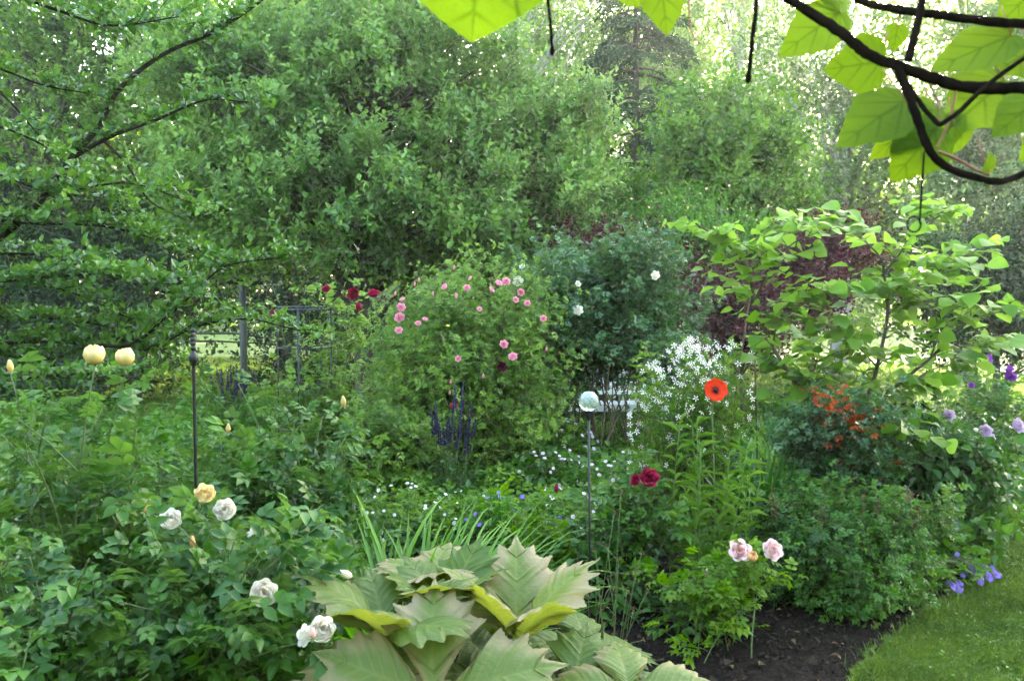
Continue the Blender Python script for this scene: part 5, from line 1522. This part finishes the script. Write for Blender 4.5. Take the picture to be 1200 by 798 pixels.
w = Buf(); tube(w, vp(*tp_), np.linspace(.0016, .0010, len(vp(*tp_))), 6); T.part('tendril', w, M['vinebark'], True)
VL = [lobed([(0, 0), (.08, -.07), (.22, -.09), (.36, -.02), (.47, .14), (.52, .32), (.50, .46), (.42, .58), (.34, .68), (.24, .80), (.12, .92), (0, 1.03)], 56, 8, (.014, 18), .0025, .06, .10, .95, .006, 8),
      lobed([(0, 0), (.10, -.05), (.26, -.05), (.40, .06), (.50, .24), (.56, .42), (.44, .54), (.38, .66), (.28, .74), (.16, .90), (0, 1.03)], 56, 8, (.016, 18), .0025, .06, .15, .95, .008, 8)]
M['vineleaf'] = veined_mat('vine_leaf', (.060, .130, .012), (.100, .185, .022), (.12, .20, .03), (.028, .07, .006), .58, (2.5, 3.0), (1.05, .98, .30), spec=.08, veinmix=.6)
# attach pixel, tip pixel, depth, width, tilt
LV = [((560, -62), (553, 51), -.10, 1.75, (.1, -.9, .2)), ((722, -45), (748, 8), .03, 1.0, (-.3, -.8, .4)), ((772, -30), (786, 44), .0, .95, (.2, -.9, .1)),
      ((985, 15), (910, 62), .12, .85, (.1, -.85, .4)), ((960, -38), (1002, 20), .14, 1.0, (.3, -.8, .3)), ((1035, 72), (968, 82), .12, .95, (.1, -.9, -.2)),
      ((1052, 30), (1047, 62), .16, 1.0, (.0, -.9, .3)), ((1062, 118), (979, 168), .06, .78, (-.1, -.8, .5)), ((1092, 128), (1018, 186), .10, .62, (.2, -.8, .5)), ((1098, 150), (1046, 212), .08, .95, (.0, -.9, .3)),
      ((1185, 42), (1085, 82), .10, .72, (.0, -.8, .5)), ((1178, 95), (1110, 150), .14, .95, (.2, -.7, .6)), ((1215, 118), (1162, 160), .03, .8, (-.2, -.8, .4)), ((1158, 202), (1162, 178), .0, .8, (.1, -.9, .2)),
      ((1208, -8), (1168, 32), .12, 1.0, (.1, -.9, .3)), ((1210, 60), (1170, 80), .16, 1.2, (.0, -.9, .3)), ((1130, 140), (1088, 188), .14, .7, (.3, -.8, .3)), ((1120, 150), (1118, 172), .10, .8, (.0, -.9, .2)),
      ((1230, 160), (1195, 190), .12, 1.0, (.1, -.9, .2)), ((1250, 20), (1200, 66), .1, 1.0, (.1, -.8, .4))]
for i, (a, t, dd, wd, nn) in enumerate(LV):
    p, q = P(*a, VD + dd), P(*t, VD + dd - rng.uniform(-.02, .03))
    s = np.linalg.norm(q - p)
    bl = Buf(); place_leaf(bl, VL[i % 2], p, q - p, np.array(nn), s * .93, wd * .95, np.clip(rng.normal(.55, .25), 0, 1), rng.uniform(.0, .12))
    lf = T.part('leaf', bl, M['vineleaf'], True)
    e = p + np.array([rng.normal(0, .02), .02, .05]); w = Buf(); tube(w, bez(p, (p + e) / 2 + rng.normal(0, .008, 3), e, n=6), .0011, 5); T.part('petiole', w, M['redpetiole'], True, parent=lf)
w = Buf(); tube(w, vp((1122, 100), (1116, 128), (1106, 158), (1097, 174)), .0016, 6); T.part('petiole', w, M['redpetiole'], True)
w = Buf(); tube(w, vp((1100, 178), (1120, 186), (1145, 200), (1160, 205)), .0022, 6); T.part('green_shoot', w, M['redpetiole'], True)

# leaves of the same kind of creeper poking in at the right edge
rng = R(420)
rb2 = np.array([2.55, 3.0, 0])
M['deadgreen'] = leaf_mat('yellowing_leaf', (.025, .035, .006), (.06, .05, .012), .3)
T = Thing('creeper_shoot', 'single stray green leaf poking in at the right edge beside the purple blooms', 'creeper', rb2)
w = Buf()
for (a, t, d) in [((1215, 400), (1182, 404), 3.0)]:
    p, q = P(*a, d), P(*t, d); s = np.linalg.norm(q - p)
    bl = Buf(); place_leaf(bl, VL[0], p, q - p, np.array([.1, -.5, .9]), s, 1.0, rng.random()); T.part('leaf', bl, M['deadgreen'] if d > 3.05 else M['hazel'], True)
    tube(w, bez(rb2, rb2 * .5 + p * .5 + [.15, 0, .2], p, n=12), .003, 5)
T.part('stem', w, M['browncane'], True)


# ================================================================== thin volume box added to imitate veiling lens glare
m = bpy.data.materials.new('haze'); m.use_nodes = True; nt = m.node_tree
for n in list(nt.nodes): nt.nodes.remove(n)
out = nt.nodes.new('ShaderNodeOutputMaterial'); pv = nt.nodes.new('ShaderNodeVolumePrincipled')
pv.inputs['Color'].default_value = (.92, .95, .95, 1); pv.inputs['Density'].default_value = .0016; pv.inputs['Anisotropy'].default_value = .65
nt.links.new(pv.outputs[0], out.inputs['Volume'])
b = Buf(); box(b, [-115, -28, -1.0], [115, 98, 21])
single('haze', b, m, kind='stuff')
